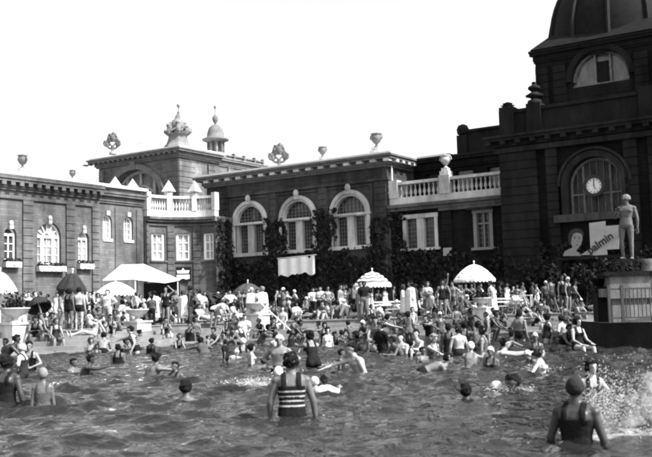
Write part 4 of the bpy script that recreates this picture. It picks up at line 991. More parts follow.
#@@PEOPLE@@
# ================================================================ PEOPLE
def V(*a): return Vector(a)
POSES = {
 # up: torso direction, bend: forward curl, aL/aR: upper arm, forearm, lL/lR: thigh, shin, look: face direction
 'stand': dict(up=(0, 0, 1), aL=((.16, .03, -1), (.08, -.18, -1)), aR=((-.16, .03, -1), (-.08, -.18, -1)), lL=((.04, -.02, -1), (0, .04, -1)), lR=((-.05, .02, -1), (0, .03, -1)), look=(0, -1, -.05)),
 'wide': dict(up=(0, -.06, 1), aL=((.3, .05, -1), (.04, -.3, -1)), aR=((-.3, .05, -1), (-.1, -.15, -1)), lL=((.12, 0, -1), (0, 0, -1)), lR=((-.12, 0, -1), (0, 0, -1)), look=(.05, -1, -.25)),
 'hips': dict(up=(0, .03, 1), aL=((.75, .3, -.75), (-.75, -.5, -.5)), aR=((-.75, .3, -.75), (.75, -.5, -.5)), lL=((.08, -.03, -1), (0, .05, -1)), lR=((-.1, .02, -1), (0, .03, -1)), look=(.2, -1, 0)),
 'onehip': dict(up=(.04, 0, 1), aL=((.75, .3, -.75), (-.75, -.5, -.5)), aR=((-.2, 0, -1), (-.02, -.3, -1)), lL=((.02, -.06, -1), (0, .1, -1)), lR=((-.08, .04, -1), (0, .03, -1)), look=(-.3, -1, 0)),
 'fold': dict(up=(0, .04, 1), aL=((.22, -.15, -1), (-.85, -.55, .25)), aR=((-.22, -.15, -1), (.85, -.55, .15)), lL=((.03, -.02, -1), (0, .03, -1)), lR=((-.06, .0, -1), (0, .03, -1)), look=(0, -1, -.2)),
 'headup': dict(up=(0, .04, 1), aL=((.8, -.1, .5), (-.75, -.1, .65)), aR=((-.2, 0, -1), (-.05, -.2, -1)), lL=((.06, -.04, -1), (0, .05, -1)), lR=((-.08, .02, -1), (0, .03, -1)), look=(.1, -1, 0)),
 'wave': dict(up=(0, 0, 1), aL=((.35, -.1, 1), (.1, -.1, 1)), aR=((-.2, 0, -1), (-.05, -.2, -1)), lL=((.06, -.04, -1), (0, .05, -1)), lR=((-.08, .02, -1), (0, .03, -1)), look=(.1, -1, .1)),
 'walk': dict(up=(0, -.08, 1), aL=((.12, .45, -1), (.05, -.1, -1)), aR=((-.12, -.45, -1), (-.03, -.7, -1)), lL=((.03, -.42, -1), (0, .05, -1)), lR=((-.03, .35, -1), (0, .65, -1)), look=(0, -1, 0)),
 'bend': dict(up=(0, -1, .45), aL=((.1, -.5, -1), (0, -.3, -1)), aR=((-.1, -.4, -1), (0, -.3, -1)), lL=((.08, -.15, -1), (0, .15, -1)), lR=((-.08, .1, -1), (0, .1, -1)), look=(0, -.8, -.6), bend=.06),
 'sit': dict(up=(0, .1, 1), aL=((.2, -.35, -1), (-.1, -1, -.35)), aR=((-.2, -.35, -1), (.1, -1, -.35)), lL=((.15, -1, -.02), (.02, -.15, -1)), lR=((-.15, -1, -.02), (-.02, -.05, -1)), look=(.2, -1, -.1), seat=.42, bend=.05),
 'sitlean': dict(up=(0, -.45, 1), aL=((.2, -.7, -1), (-.3, -1, .1)), aR=((-.2, -.7, -1), (.3, -1, .1)), lL=((.22, -1, .02), (.02, -.1, -1)), lR=((-.22, -1, .02), (-.02, .05, -1)), look=(-.25, -1, -.15), seat=.42, bend=.1),
 'sitknees': dict(up=(0, -.12, 1), aL=((.25, -.9, -.75), (-.5, -1, .2)), aR=((-.25, -.9, -.75), (.5, -1, .2)), lL=((.12, -.8, .75), (0, -.5, -1)), lR=((-.12, -.8, .75), (0, -.4, -1)), look=(.3, -1, 0), bend=.1, seat=.0),
 'sitback': dict(up=(0, .5, 1), aL=((.25, .5, -1), (.1, .35, -1)), aR=((-.25, .5, -1), (-.1, .35, -1)), lL=((.1, -1, .3), (0, -1, -.35)), lR=((-.1, -1, .08), (0, -1, -.1)), look=(0, -1, .1), seat=.0),
 'sitside': dict(up=(.15, .1, 1), aL=((.5, .25, -1), (.3, .1, -1)), aR=((-.1, -.5, -1), (.1, -1, -.3)), lL=((.35, -1, .05), (-.6, .2, -.15)), lR=((.1, -1, .35), (-.5, -.2, -.9)), look=(-.4, -1, 0), seat=.0),
 'recline': dict(up=(0, 1, .45), aL=((.4, -.2, -1), (-.3, -.9, 0)), aR=((-.5, .3, -1), (-.1, -1, -.05)), lL=((.06, -1, .04), (0, -1, -.05)), lR=((-.08, -1, .3), (0, -.7, -.6)), look=(0, -.9, .4), seat=.0),
 'crouch': dict(up=(0, -.5, 1), aL=((.15, -.8, -1), (-.1, -1, -.5)), aR=((-.15, -.8, -1), (.1, -1, -.5)), lL=((.35, -1, .15), (0, .35, -1)), lR=((-.35, -1, .1), (0, .35, -1)), look=(0, -1, -.2), bend=.08),
 'reach': dict(up=(-.12, -.3, 1), aR=((-.35, -1, -.25), (-.1, -1, -.35)), aL=((.3, .3, -1), (.1, -.4, -1)), lL=((.1, .1, -1), (0, .2, -1)), lR=((-.1, -.4, -1), (0, .1, -1)), look=(0, -1, -.1)),
 'swim': dict(up=(0, -1, .55), aL=((.7, -.7, -.25), (-.1, -1, -.1)), aR=((-.7, -.7, -.25), (.1, -1, -.1)), lL=((.15, 1, -.25), (0, 1, -.1)), lR=((-.15, 1, -.25), (0, 1, -.2)), look=(0, -1, .12)),
 'splash': dict(up=(-.25, -.6, 1), aL=((.25, -1, -.55), (-.2, -1, -.3)), aR=((-.55, -1, -.45), (-.3, -1, -.2)), lL=((.15, -.1, -1), (0, .2, -1)), lR=((-.15, .1, -1), (0, .1, -1)), look=(0, -1, -.2), bend=.08),
 'push': dict(up=(0, -.35, 1), aL=((.3, -1, -.1), (0, -1, .1)), aR=((-.3, -1, -.15), (0, -1, .2)), lL=((.1, -.1, -1), (0, .1, -1)), lR=((-.1, .1, -1), (0, .1, -1)), look=(0, -1, 0), bend=.05),
 'circle': dict(up=(0, -.12, 1), aL=((.55, -.3, -.9), (-.75, -.75, -.3)), aR=((-.55, -.3, -.9), (.75, -.75, -.3)), lL=((.1, 0, -1), (0, .1, -1)), lR=((-.1, 0, -1), (0, .1, -1)), look=(0, -1, -.35), bend=.05),
 'statue': dict(up=(.05, .05, 1), aR=((-.3, -.45, -1), (.55, -.8, .75)), aL=((.22, .1, -1), (-.05, .05, -1)), lL=((.02, .02, -1), (0, .0, -1)), lR=((-.06, -.12, -1), (.02, .16, -1)), look=(-.35, -1, -.15)),
}
def obal(mb, c, rx, ry, rz, X, Y, Z, n=12, m=8):
    vs_ = []
    for i in range(m + 1):
        t_ = math.pi * i / m
        for k in range(n):
            an = 2 * math.pi * k / n
            vs_.append(c + X * (rx * math.sin(t_) * math.cos(an)) + Y * (ry * math.sin(t_) * math.sin(an)) - Z * (rz * math.cos(t_)))
    mb.add(vs_, [(i * n + k, i * n + (k + 1) % n, (i + 1) * n + (k + 1) % n, (i + 1) * n + k) for i in range(m) for k in range(n)])
def capsule(mb, p, q, r0, r1, n=12):
    d = q - p; L = d.length; Z = d / L; X = Z.cross(Vector((.21, .33, .91))).normalized(); Y = Z.cross(X)
    st_ = [(-r0, .02), (-.7 * r0, .71 * r0), (0, r0), (L * .3, r0 * 1.0 * .7 + r1 * .3 + .06 * r0), (L, r1), (L + .7 * r1, .71 * r1), (L + r1, .002)]
    vs_ = [p + Z * z + (X * math.cos(2 * math.pi * k / n) + Y * math.sin(2 * math.pi * k / n)) * r_ for z, r_ in st_ for k in range(n)]
    m = len(st_); fs = [(i * n + k, i * n + (k + 1) % n, (i + 1) * n + (k + 1) % n, (i + 1) * n + k) for i in range(m - 1) for k in range(n)]
    fs += [tuple(range(n))[::-1], tuple((m - 1) * n + k for k in range(n))]; mb.add(vs_, fs)
_bod = {}
def body(pose, sex='m', vox=.015):
    key = (pose, sex, vox)
    if key in _bod: return _bod[key]
    P = POSES[pose]; nn = lambda v: Vector(v).normalized()
    u = nn(P['up']); fr = (Vector((0, -1, 0)) - u * Vector((0, -1, 0)).dot(u))
    if fr.length < .2: fr = Vector((0, 0, 1)) - u * u.z
    fr.normalize(); sd_ = fr.cross(u); sd_ = -sd_ if sd_.x < 0 else sd_
    fem = sex == 'f'; mb = MB(); bend = P.get('bend', 0)
    pv = Vector((0, 0, 0))
    def sp(t): return pv + u * t + fr * (bend * (t / .5) ** 2 if t > 0 else 0)
    rings = [(-.10, .07, .06), (-.07, .135, .095), (0, .178 if fem else .165, .118), (.08, .165 if fem else .155, .112), (.2, .122 if fem else .14, .092 if fem else .1), (.30, .138 if fem else .162, .10 if fem else .112), (.40, .152 if fem else .18, .105 if fem else .12), (.47, .155 if fem else .19, .085 if fem else .098), (.515, .10 if fem else .125, .065), (.55, .052, .052)]
    N = 16; vs_ = []
    for t, hw, hd in rings:
        for k in range(N):
            an = 2 * math.pi * k / N; ca, sa = math.cos(an), math.sin(an)
            vs_.append(sp(t) + sd_ * hw * math.copysign(abs(ca) ** .8, ca) + fr * hd * math.copysign(abs(sa) ** .9, sa))
    mb.add(vs_, [(i * N + k, i * N + (k + 1) % N, (i + 1) * N + (k + 1) % N, (i + 1) * N + k) for i in range(len(rings) - 1) for k in range(N)] + [tuple(range(N))[::-1], tuple((len(rings) - 1) * N + k for k in range(N))])
    segs = []   # name, p, q, r0, r1
    sh = .15 if fem else .175
    top = sp(.52); look = nn(P['look']); hu = nn(Vector((0, 0, 1)) * .9 + u * .35) if u.z > .2 else nn(Vector((0, 0, 1)) + u * .5)
    if pose in ('recline',): hu = nn(Vector((0, .75, .7)))
    look = (look - hu * look.dot(hu)).normalized(); hx = look.cross(hu); hx = -hx if hx.dot(sd_) < 0 else hx
    neckd = nn(u * .6 + hu * .6 + fr * .1)
    hc = top + neckd * .05 + hu * .128 + look * .016
    capsule(mb, top - neckd * .02, hc - hu * .06, .06 if not fem else .051, .054 if not fem else .046)
    for s_ in (-1, 1): capsule(mb, sp(.53) + sd_ * .02 * s_, sp(.475) + sd_ * sh * .9 * s_, .05, .042)
    obal(mb, hc + hu * .02 - look * .012, .08, .1, .098, hx, look, hu, 16, 12); obal(mb, hc - hu * .055 + look * .022, .057, .066, .066, hx, look, hu)
    obal(mb, hc - hu * .006 + look * .094, .013, .016, .028, hx, look, hu, 8, 6); obal(mb, hc - hu * .022 + look * .1, .017, .015, .012, hx, look, hu, 8, 6)
    obal(mb, hc - hu * .062 + look * .078, .026, .014, .012, hx, look, hu, 8, 6); obal(mb, hc - hu * .1 + look * .066, .022, .02, .018, hx, look, hu, 8, 6); obal(mb, hc + hu * .032 + look * .076, .038, .014, .011, hx, look, hu, 8, 6)
    for s_ in (-1, 1): obal(mb, hc + hx * .078 * s_ - hu * .008 - look * .005, .011, .02, .032, hx, look, hu, 8, 6)
    segs.append(('head', hc - hu * .03, hc + hu * .03, .09, .09)); segs.append(('neck', top, hc - hu * .1, .05, .05))
    segs.append(('torso', sp(0), sp(.22), .15, .13)); segs.append(('torso', sp(.22), sp(.46), .13, .15))
    if not fem:
        for s_ in (-1, 1): obal(mb, sp(.40) + sd_ * .085 * s_ - fr * .075, .06, .045, .09, sd_, fr, u)
        for s_ in (-1, 1): obal(mb, sp(.385) + sd_ * .08 * s_ + fr * .065, .085, .055, .065, sd_, fr, u)
    else:
        for s_ in (-1, 1): obal(mb, sp(.36) + sd_ * .075 * s_ + fr * .085, .062, .06, .06, sd_, fr, u)
        for s_ in (-1, 1): obal(mb, sp(-.03) + sd_ * .075 * s_ - fr * .05, .09, .08, .09, sd_, fr, u)
    for s_, ka, kl in ((1, 'aL', 'lL'), (-1, 'aR', 'lR')):
        S = sp(.455) + sd_ * sh * s_; d1, d2 = nn(P[ka][0]), nn(P[ka][1]); k = .88 if fem else 1
        E = S + d1 * .285; Wp = E + d2 * .245
        obal(mb, S, .062 * k, .06 * k, .062 * k, sd_, fr, u)
        capsule(mb, S, E, .052 * k, .040 * k); capsule(mb, E, Wp, .041 * k, .026 * k)
        # hand: palm, four curled fingers, thumb from the side of the palm
        Z = d2; Xh = Z.cross(sd_ if abs(Z.dot(sd_)) < .8 else fr).normalized(); Yh = Z.cross(Xh)
        pc = Wp + Z * .055; obal(mb, pc, .041 * k, .017, .055, Yh, Xh, Z, 10, 8)
        for f_ in range(4):
            L = (.062, .074, .07, .052)[f_]; b_ = pc + Yh * (.03 - .02 * f_) * k + Z * .04; m1 = b_ + (Z + Xh * .15 + Yh * (.12 - .08 * f_)).normalized() * L * .55
            e_ = m1 + (Z + Xh * .55).normalized() * L * .5; capsule(mb, b_, m1, .0095, .009, 8); capsule(mb, m1, e_, .009, .0075, 8)
        b_ = pc + Yh * .033 * k - Z * .015; m1 = b_ + (Yh * .8 + Z * .6).normalized() * .035; capsule(mb, b_, m1, .012, .0105, 8); capsule(mb, m1, m1 + (Z * .9 + Yh * .2 + Xh * .2).normalized() * .03, .0105, .009, 8)
        segs += [('uarm', S, E, .052, .04), ('farm', E, Wp, .04, .028), ('hand', Wp, Wp + Z * .14, .03, .03)]
        Hj = pv + sd_ * .092 * s_ - u * .01; t1, t2 = nn(P[kl][0]), nn(P[kl][1]); Kn = Hj + t1 * .42; An = Kn + t2 * .41
        capsule(mb, Hj, Kn, .092 if fem else .086, .056); capsule(mb, Kn, An, .055, .036)
        obal(mb, Kn + t2 * .12 - (Vector((0, -1, 0)) - t2 * t2.dot(Vector((0, -1, 0)))) * .02, .05, .055, .11, sd_, t2.cross(sd_).normalized(), t2, 10, 8)
        fd = Vector((.12 * s_, -1, -.0)); fd = (fd - t2 * fd.dot(t2)).normalized() if abs(t2.y) > .8 and False else fd.normalized()
        if t2.y < -.7: fd = Vector((.15 * s_, -.25, 1)).normalized()      # legs stretched out, toes up
        if t2.y > .7: fd = Vector((0, 1, -.15)).normalized()
        ft = An + t2 * .035; capsule(mb, ft - fd * .045, ft + fd * .15 , .037, .026); obal(mb, ft + fd * .13, .043, .06, .022, fd.cross(t2).normalized(), fd, t2, 10, 6)
        segs += [('thigh', Hj, Kn, .09, .055), ('shin', Kn, An, .055, .036), ('foot', ft - fd * .04, ft + fd * .16, .035, .03)]
    me_ = remesh(mb, vox, 2); me_.name = 'person'
    nv = len(me_.vertices); co = np.empty(nv * 3); me_.vertices.foreach_get('co', co); co = co.reshape(-1, 3)
    zmin = co[:, 2].min(); co[:, 2] -= zmin; me_.vertices.foreach_set('co', co.ravel()); me_.update()
    me_.polygons.foreach_set('use_smooth', [True] * len(me_.polygons)); me_.materials.clear(); me_.materials.append(None)
    z_ = Vector((0, 0, zmin)); segs = [(a_, p - z_, q - z_, r0, r1) for a_, p, q, r0, r1 in segs]
    npoly = len(me_.polygons); fc = np.empty(npoly * 3); me_.polygons.foreach_get('center', fc); fc = fc.reshape(-1, 3)
    best = np.full(npoly, 1e9); si = np.zeros(npoly, int); tt = np.zeros(npoly)
    for i, (a_, p, q, r0, r1) in enumerate(segs):
        p = np.array(p); d = np.array(q) - p; t = np.clip(((fc - p) @ d) / (d @ d), 0, 1); dist = np.linalg.norm(fc - p - t[:, None] * d, axis=1) - (r0 + (r1 - r0) * t)
        m = dist < best; best[m] = dist[m]; si[m] = i; tt[m] = t[m]
    names = np.array([s_[0] for s_ in segs])[si]
    o_ = np.array(-z_); rel = fc - o_
    info = dict(me=me_, names=names, t=tt, tu=rel @ np.array(u), tx=rel @ np.array(sd_), ty=rel @ np.array(fr), hc=hc - z_, hx=hx, look=look, hu=hu, fc=fc, top=co[:, 2].max(), pv=-z_, u=u, fr=fr, sd=sd_, P=P, segs=segs, g={}, sex=sex, pose=pose)
    _bod[key] = info; return info
def shell(info, mask, off, name, noise_a=0, stripe=None, smooth=True):
    me_ = info['me']; bm = bmesh.new(); bm.from_mesh(me_); bm.faces.ensure_lookup_table(); bm.verts.ensure_lookup_table()
    keep = set(np.nonzero(mask)[0].tolist()); orig = {v.index: v.co.copy() for v in bm.verts}; nor = {v.index: v.normal.copy() for v in bm.verts}
    st_ = None
    if stripe is not None: st_ = stripe
    idl = bm.faces.layers.int.new('s')
    for f in bm.faces: f[idl] = int(st_[f.index]) if st_ is not None else 0
    vl = bm.verts.layers.int.new('i')
    for v in bm.verts: v[vl] = v.index
    bmesh.ops.delete(bm, geom=[f for f in bm.faces if f.index not in keep], context='FACES')
    if not bm.faces: bm.free(); return None
    be = [e_ for e_ in bm.edges if len(e_.link_faces) == 1]
    # relax the jagged border
    bv = set(v for e_ in be for v in e_.verts)
    for _ in range(3):
        nc = {}
        for v in bv:
            nb = [e_.other_vert(v).co for e_ in v.link_edges if len(e_.link_faces) == 1]
            if len(nb) >= 2: nc[v] = v.co * .5 + (sum(nb, Vector()) / len(nb)) * .5
        for v, c in nc.items(): v.co = c
    base = {v: v.co.copy() for v in bm.verts}; nrm = {v: nor[v[vl]] for v in bm.verts}
    for v in bm.verts:
        o_ = off + (noise_a * noise.noise(v.co * 22) if noise_a else 0); v.co = v.co + nrm[v] * o_
    vlist = {}
    for e_ in be:
        for v in e_.verts:
            if v not in vlist: vlist[v] = bm.verts.new(base[v] - nrm[v] * .004)
    for e_ in be:
        a_, b_ = e_.verts
        try:
            f = bm.faces.new((b_, a_, vlist[a_], vlist[b_])); f[idl] = e_.link_faces[0][idl]
        except ValueError: pass
    bmesh.ops.recalc_face_normals(bm, faces=bm.faces)
    out = bpy.data.meshes.new(name)
    fl = [f[idl] for f in bm.faces]
    for f, q in zip(bm.faces, fl): f.material_index = q; f.smooth = True
    bm.to_mesh(out); bm.free(); out.materials.append(None)
    if st_ is not None: out.materials.append(None)
    return out
def loft_cloth(info, z0, z1, r0, r1, sleeves, name, folds=9):
    mb = MB(); pv = info['pv']; N = 40; M = 12; vs_ = []
    segs = info['segs']; sh = [s_ for s_ in segs if s_[0] == 'uarm']
    for i in range(M + 1):
        t = i / M; z = z1 + (z0 - z1) * t
        hw = r0[0] + (r1[0] - r0[0]) * t; hd = r0[1] + (r1[1] - r0[1]) * t
        if i == 0: hw *= .55; hd *= .6
        for k in range(N):
            an = 2 * math.pi * k / N; w_ = 1 + .09 * t * math.sin(an * folds + 1.3) + .04 * t * math.sin(an * 5)
            vs_.append(Vector((pv.x + hw * w_ * math.cos(an), pv.y - .01 + hd * w_ * math.sin(an) + (info['u'].y * (z - pv.z) if z > pv.z else 0), z)))
    mb.add(vs_, [(i * N + k, i * N + (k + 1) % N, (i + 1) * N + (k + 1) % N, (i + 1) * N + k) for i in range(M) for k in range(N)] + [tuple(range(N))[::-1], tuple(M * N + k for k in range(N))])
    if sleeves:
        for s_ in segs:
            if s_[0] == 'uarm': capsule(mb, s_[1], s_[2], .082, .075)
            if s_[0] == 'farm': capsule(mb, s_[1], s_[1] + (s_[2] - s_[1]) * .75, .074, .08)
    me_ = remesh(mb, .018, 2); me_.name = name; me_.materials.clear(); me_.materials.append(None)
    me_.polygons.foreach_set('use_smooth', [True] * len(me_.polygons)); return me_
def garment(info, kind):
    if kind in info['g']: return info['g'][kind]
    n_, t, tu, tx, ty = info['names'], info['t'], info['tu'], info['tx'], info['ty']
    tor = n_ == 'torso'; th = n_ == 'thigh'; stp = None
    if kind in ('swimsuit', 'striped_swimsuit'):
        m = (tor & (tu < .385)) | (th & (t < .2)) | (((tor) | (n_ == 'uarm') | (n_ == 'neck')) & (tu > .36) & (tu < .56) & (abs(tx) > .06) & (abs(tx) < .115)); off = .009
        if kind == 'striped_swimsuit': stp = ((tu * 1.0 / .062) % 1 < .3) & (tu > .1) & (tu < .36)
    elif kind == 'trunks': m = (tor & (tu < .13)) | (th & (t < .32)); off = .014
    elif kind == 'shirt': m = (tor & (tu < .55)) | ((n_ == 'uarm') & (t < .75)) | (th & (t < .05)); off = .022
    elif kind == 'trousers': m = (tor & (tu < .1)) | th | (n_ == 'shin'); off = .025
    elif kind == 'skirt':
        r = loft_cloth(info, info['pv'].z - .42, info['pv'].z + .2, (.15, .12), (.26, .21), False, 'skirt'); info['g'][kind] = r; return r
    elif kind == 'robe':
        if info['P'].get('seat') is not None or info['pose'] in ('crouch', 'bend'):
            m = tor | (n_ == 'uarm') | ((n_ == 'farm') & (t < .8)) | th | ((n_ == 'shin') & (t < .4)); off = .035
        else:
            z1 = info['pv'].z + .52 * info['u'].z; r = loft_cloth(info, .28, z1, (.2, .14), (.29, .23), True, 'robe', 8); info['g'][kind] = r; return r
    elif kind in ('hair', 'bob', 'cap'):
        rel = info['fc'] - np.array(info['hc']); x = rel @ np.array(info['hx']); y = rel @ np.array(info['look']); z = rel @ np.array(info['hu']); hd = (n_ == 'head') | (n_ == 'neck')
        if kind == 'hair': m = hd & (z > np.where(y > .03, .062, np.where(y > -.01, .01 + (y + .01) * 1.3, -.065))); off = .017
        elif kind == 'bob': m = hd & (z > np.where(y > .045, .058, np.where(y > .02, -.05, -.1))); off = .026
        else: m = hd & (z > np.where(y > .02, .035, np.where(y > -.03, -.01, -.05))); off = .011
        r = shell(info, m, off, {'hair': 'hair', 'bob': 'hair', 'cap': 'bathing_cap'}[kind], (.03 if kind == 'hair' else .04) if kind != 'cap' else 0); info['g'][kind] = r; return r
    nm = {'striped_swimsuit': 'swimsuit'}.get(kind, kind)
    r = shell(info, m, off, nm, .008 if kind in ('shirt', 'trousers', 'robe') else 0, stripe=stp); info['g'][kind] = r; return r
def face_bits(info):
    if 'eye' in info['g']: return info['g']['eye'], info['g']['mouth']
    a_ = MB(); obal(a_, Vector((0, 0, 0)), .013, .008, .007, info['hx'], info['look'], info['hu'], 8, 6); e_ = a_.build('eye', M_black, None, smooth=True)
    b_ = MB(); obal(b_, Vector((0, 0, 0)), .026, .008, .005, info['hx'], info['look'], info['hu'], 8, 6); m_ = b_.build('mouth', mat('lips', .10), None, smooth=True)
    info['g']['eye'] = e_.data; info['g']['mouth'] = m_.data; bpy.data.objects.remove(e_); bpy.data.objects.remove(m_)
    return info['g']['eye'], info['g']['mouth']
SK = [mat('skin_pale', .27, rough=.48, var=.2, scale=7, spec=.28), mat('skin_mid', .15, rough=.46, var=.22, scale=7, spec=.28), mat('skin_tan', .08, rough=.44, var=.25, scale=7, spec=.28), mat('skin_dark_tan', .035, rough=.42, var=.25, scale=7, spec=.28)]
CL = {'black': mat('black_wool', .009, var=.3, bump=.6, bscale=18), 'dark': mat('dark_knit', .02, var=.3, bump=.6, bscale=18), 'grey': mat('grey_knit', .06, var=.25, bump=.6, bscale=18), 'mid': mat('mid_cloth', .11, var=.25, bump=.6, bscale=14), 'white': mat('white_cloth', .52, var=.12, bump=.6, bscale=14), 'pale': mat('pale_cloth', .27, var=.15, bump=.6, bscale=14)}
HR = {'d': mat('dark_hair', .006, var=.6, scale=40, rough=.5, bump=1.0, bscale=60), 'b': mat('brown_hair', .035, var=.5, scale=30, rough=.5), 'l': mat('light_hair', .13, var=.3, scale=30, rough=.5), 'w': CL['white'], 'g': mat('grey_cap', .16, var=.2), 'k': CL['dark']}
def slot(o, m, i=0): o.material_slots[i].link = 'OBJECT'; o.material_slots[i].material = m
PEOPLE = []; BR = random.Random(4)
def person(loc, pose, rot, sex, skin, wears, hair, label, s=1.0, tilt=0, group=None, vox=.015, near=False):
    """wears: list of (garment, tone); hair: (style, tone)"""
    info = body(pose, sex, vox)
    o = link('person', info['me']); slot(o, SK[skin]); o.location = loc; o.rotation_euler = (R(tilt), 0, R(rot)); bx_ = BR.uniform(.92, 1.16); o.scale = (s * bx_, s * bx_ * BR.uniform(.94, 1.08), s * BR.uniform(.975, 1.02))
    tag(o, label, 'person', group); PEOPLE.append(o)
    for gk, tone in wears:
        me_ = garment(info, gk)
        if me_ is None: continue
        c = link({'striped_swimsuit': 'swimsuit'}.get(gk, gk), me_, o); slot(c, CL[tone])
        if gk == 'striped_swimsuit': slot(c, CL['pale'], 1)
    if hair:
        me_ = garment(info, hair[0])
        if me_: c = link('bathing_cap' if hair[0] == 'cap' else 'hair', me_, o); slot(c, HR[hair[1]])
    if near:
        e_, m_ = face_bits(info); hc, hx, lk, hu = info['hc'], info['hx'], info['look'], info['hu']
        for s_ in (-1, 1): c = link('eye', e_, o); c.location = hc + hx * .032 * s_ + lk * .088 + hu * .012
        c = link('mouth', m_, o); c.location = hc + lk * .092 - hu * .062
    return o
HT = {}
def wade(px, top, wy, pose, rot, sex, skin, wears, hair, label, s=1.0, group='bathers in the pool', **k):
    p = on_z(px, wy, 0); e = (wy - top) * p.y / F; info = body(pose, sex, k.get('vox', .015))
    near = p.y < 26 and abs((rot + 180) % 360 - 180) < 110
    p.z = e - info['top'] * s
    hx_, hy_ = info['hc'].x * s, info['hc'].y * s; cr, sr = math.cos(R(rot)), math.sin(R(rot))
    p.x -= hx_ * cr - hy_ * sr; p.y -= hx_ * sr + hy_ * cr
    return person(p, pose, rot, sex, skin, wears, hair, label, s, group=group, near=near, **k)
def edge_at(px):
    for i in range(len(EDGE) - 1):
        if EDGE[i][0] <= px <= EDGE[i + 1][0]:
            t_ = (px - EDGE[i][0]) / (EDGE[i + 1][0] - EDGE[i][0]); return EDGE[i][1] * (1 - t_) + EDGE[i + 1][1] * t_
    return 44
def onstep(px, k, pose, rot, sex, skin, wears, hair, label, s=1.0, group='bathers on the pool steps', **kw):
    """k = step number below the terrace edge, -1 is the terrace edge itself"""
    seat = POSES[pose].get('seat'); z = ZT - .17 * (k + 1)
    D = edge_at(px) - .72 * (k + .55)
    p = ground(px, D, z - ((seat or 0) if seat else 0) * s)
    return person(p, pose, rot, sex, skin, wears, hair, label, s, group=group, **kw)
def terr(px, D, pose, rot, sex, skin, wears, hair, label, s=1.0, group='people on the terrace', **kw):
    seat = POSES[pose].get('seat') or 0
    p = ground(px, D, ZT + (.0 if seat == 0 else 0.0))
    o = person(p, pose, rot, sex, skin, wears, hair, label, s, group=group, **kw)
    return o
sw = lambda t_: [('swimsuit', t_)]
tr = lambda t_: [('trunks', t_)]
H_ = ('hair', 'd'); B_ = ('bob', 'd'); W_ = ('cap', 'w'); Lb = ('bob', 'b'); Kc = ('cap', 'k')
# statue on the pedestal
inf = body('statue', 'm', .012)
stt = link('nude_statue', inf['me']); slot(stt, M_statue); pz = ground(628, 27.6, 2.6)
stt.location = pz + Vector((0, 0, .0)); stt.rotation_euler = (0, 0, R(-35)); stt.scale = (1.26, 1.2, 1.15)
tag(stt, 'pale nude stone statue standing on the tall pedestal at right', 'statue')
hh = shell(inf, (lambda rel: (inf['names'] == 'head') & (rel > -.02))( (inf['fc'] - np.array(inf['hc'])) @ np.array(inf['hu']) - .0 * 1), .02, 'hair', .01); c = link('hair', hh, stt); slot(c, M_statue)
# ---- bathers in the water, by hand
fg = wade(292, 354, 416, 'wide', 183, 'm', 2, [('striped_swimsuit', 'black')], H_, 'broad man in striped swimsuit with back turned, standing in water at centre foreground', 1.05, vox=.011)
fg.scale = (1.15, 1.12, 1.05)
wade(43, 368, 407, 'stand', 190, 'f', 2, sw('grey'), ('cap', 'g'), 'bather in pale cap and grey suit with back turned, lower left', .9)
wade(7, 358, 404, 'wide', 165, 'm', 3, sw('black'), H_, 'dark broad bather cut by the left edge beside the pale capped bather', 1.0)
wade(29, 341, 371, 'circle', 5, 'm', 1, sw('black'), H_, 'man in black swimsuit holding his arms in a circle, water at left', 1.0)
wade(5, 338, 358, 'stand', -40, 'm', 3, sw('dark'), H_, 'dark haired bather in the water below the left stone planter')
wade(18, 349, 362, 'swim', 80, 'm', 3, tr('dark'), H_, 'dark swimmer beside the man with circled arms')
wade(74, 358, 372, 'stand', 60, 'm', 2, tr('dark'), H_, 'dark head above water turned right, left of the two swimming boys', .85)
wade(90, 356, 374, 'push', 95, 'm', 3, tr('dark'), H_, 'boy leaning right in the water with dark wet hair', .85)
wade(91, 338, 354, 'stand', 20, 'f', 1, sw('mid'), Lb, 'woman facing forward in the shallows left of the planter below the awning', .95)
wade(96.5, 344, 354, 'stand', 30, 'm', 2, sw('dark'), H_, 'small dark haired child beside the woman in the shallows', .7)
wade(104, 333, 352, 'crouch', 185, 'm', 1, tr('black'), H_, 'bather stooping with bare back turned, left of the reaching youth', 1.0)
wade(131, 326, 354, 'reach', -78, 'm', 0, [('striped_swimsuit', 'black')], H_, 'pale youth in striped suit stretching his arm left across the water', 1.0)
wade(152, 339, 354, 'stand', 150, 'm', 3, sw('black'), H_, 'dark child standing right of the reaching youth', .8)
wade(156, 353, 376, 'push', 130, 'm', 2, tr('dark'), H_, 'tanned bather leaning away with wet dark back', 1.0)
wade(175, 361, 377, 'stand', -30, 'm', 2, sw('black'), H_, 'dark haired boy chest deep between leaning bather and the large dark head', .85)
wade(186, 378, 399, 'stand', 175, 'm', 2, tr('dark'), H_, 'large dark head above the water, nearest left of the striped man', 1.1)
wade(225, 339.5, 362, 'walk', -120, 'm', 2, [('shirt', 'black')], H_, 'child in black shirt running through the shallows', .62)
wade(252, 344, 365, 'stand', 100, 'f', 0, sw('pale'), B_, 'pale child with dark bob facing right in the shallows', .8)
wade(280, 335, 373, 'hips', -15, 'm', 1, tr('dark'), W_, 'bare chested man in white cap with hands on hips behind the striped man', 1.0)
wade(279, 366, 389, 'push', 160, 'f', 1, sw('mid'), W_, 'white capped bather just left of the striped man', .95)
wade(311, 331, 367, 'push', 195, 'f', 1, sw('black'), ('bob', 'd'), 'woman in low backed black swimsuit raising a hand, right of centre', 1.0)
wade(325, 322, 343, 'stand', 0, 'f', 1, sw('dark'), B_, 'farther of two dark haired women in pale tops by the steps', .95)
wade(328, 328, 347, 'stand', 10, 'f', 0, sw('white'), B_, 'woman in white top standing in shallow water before the pale step', 1.0)
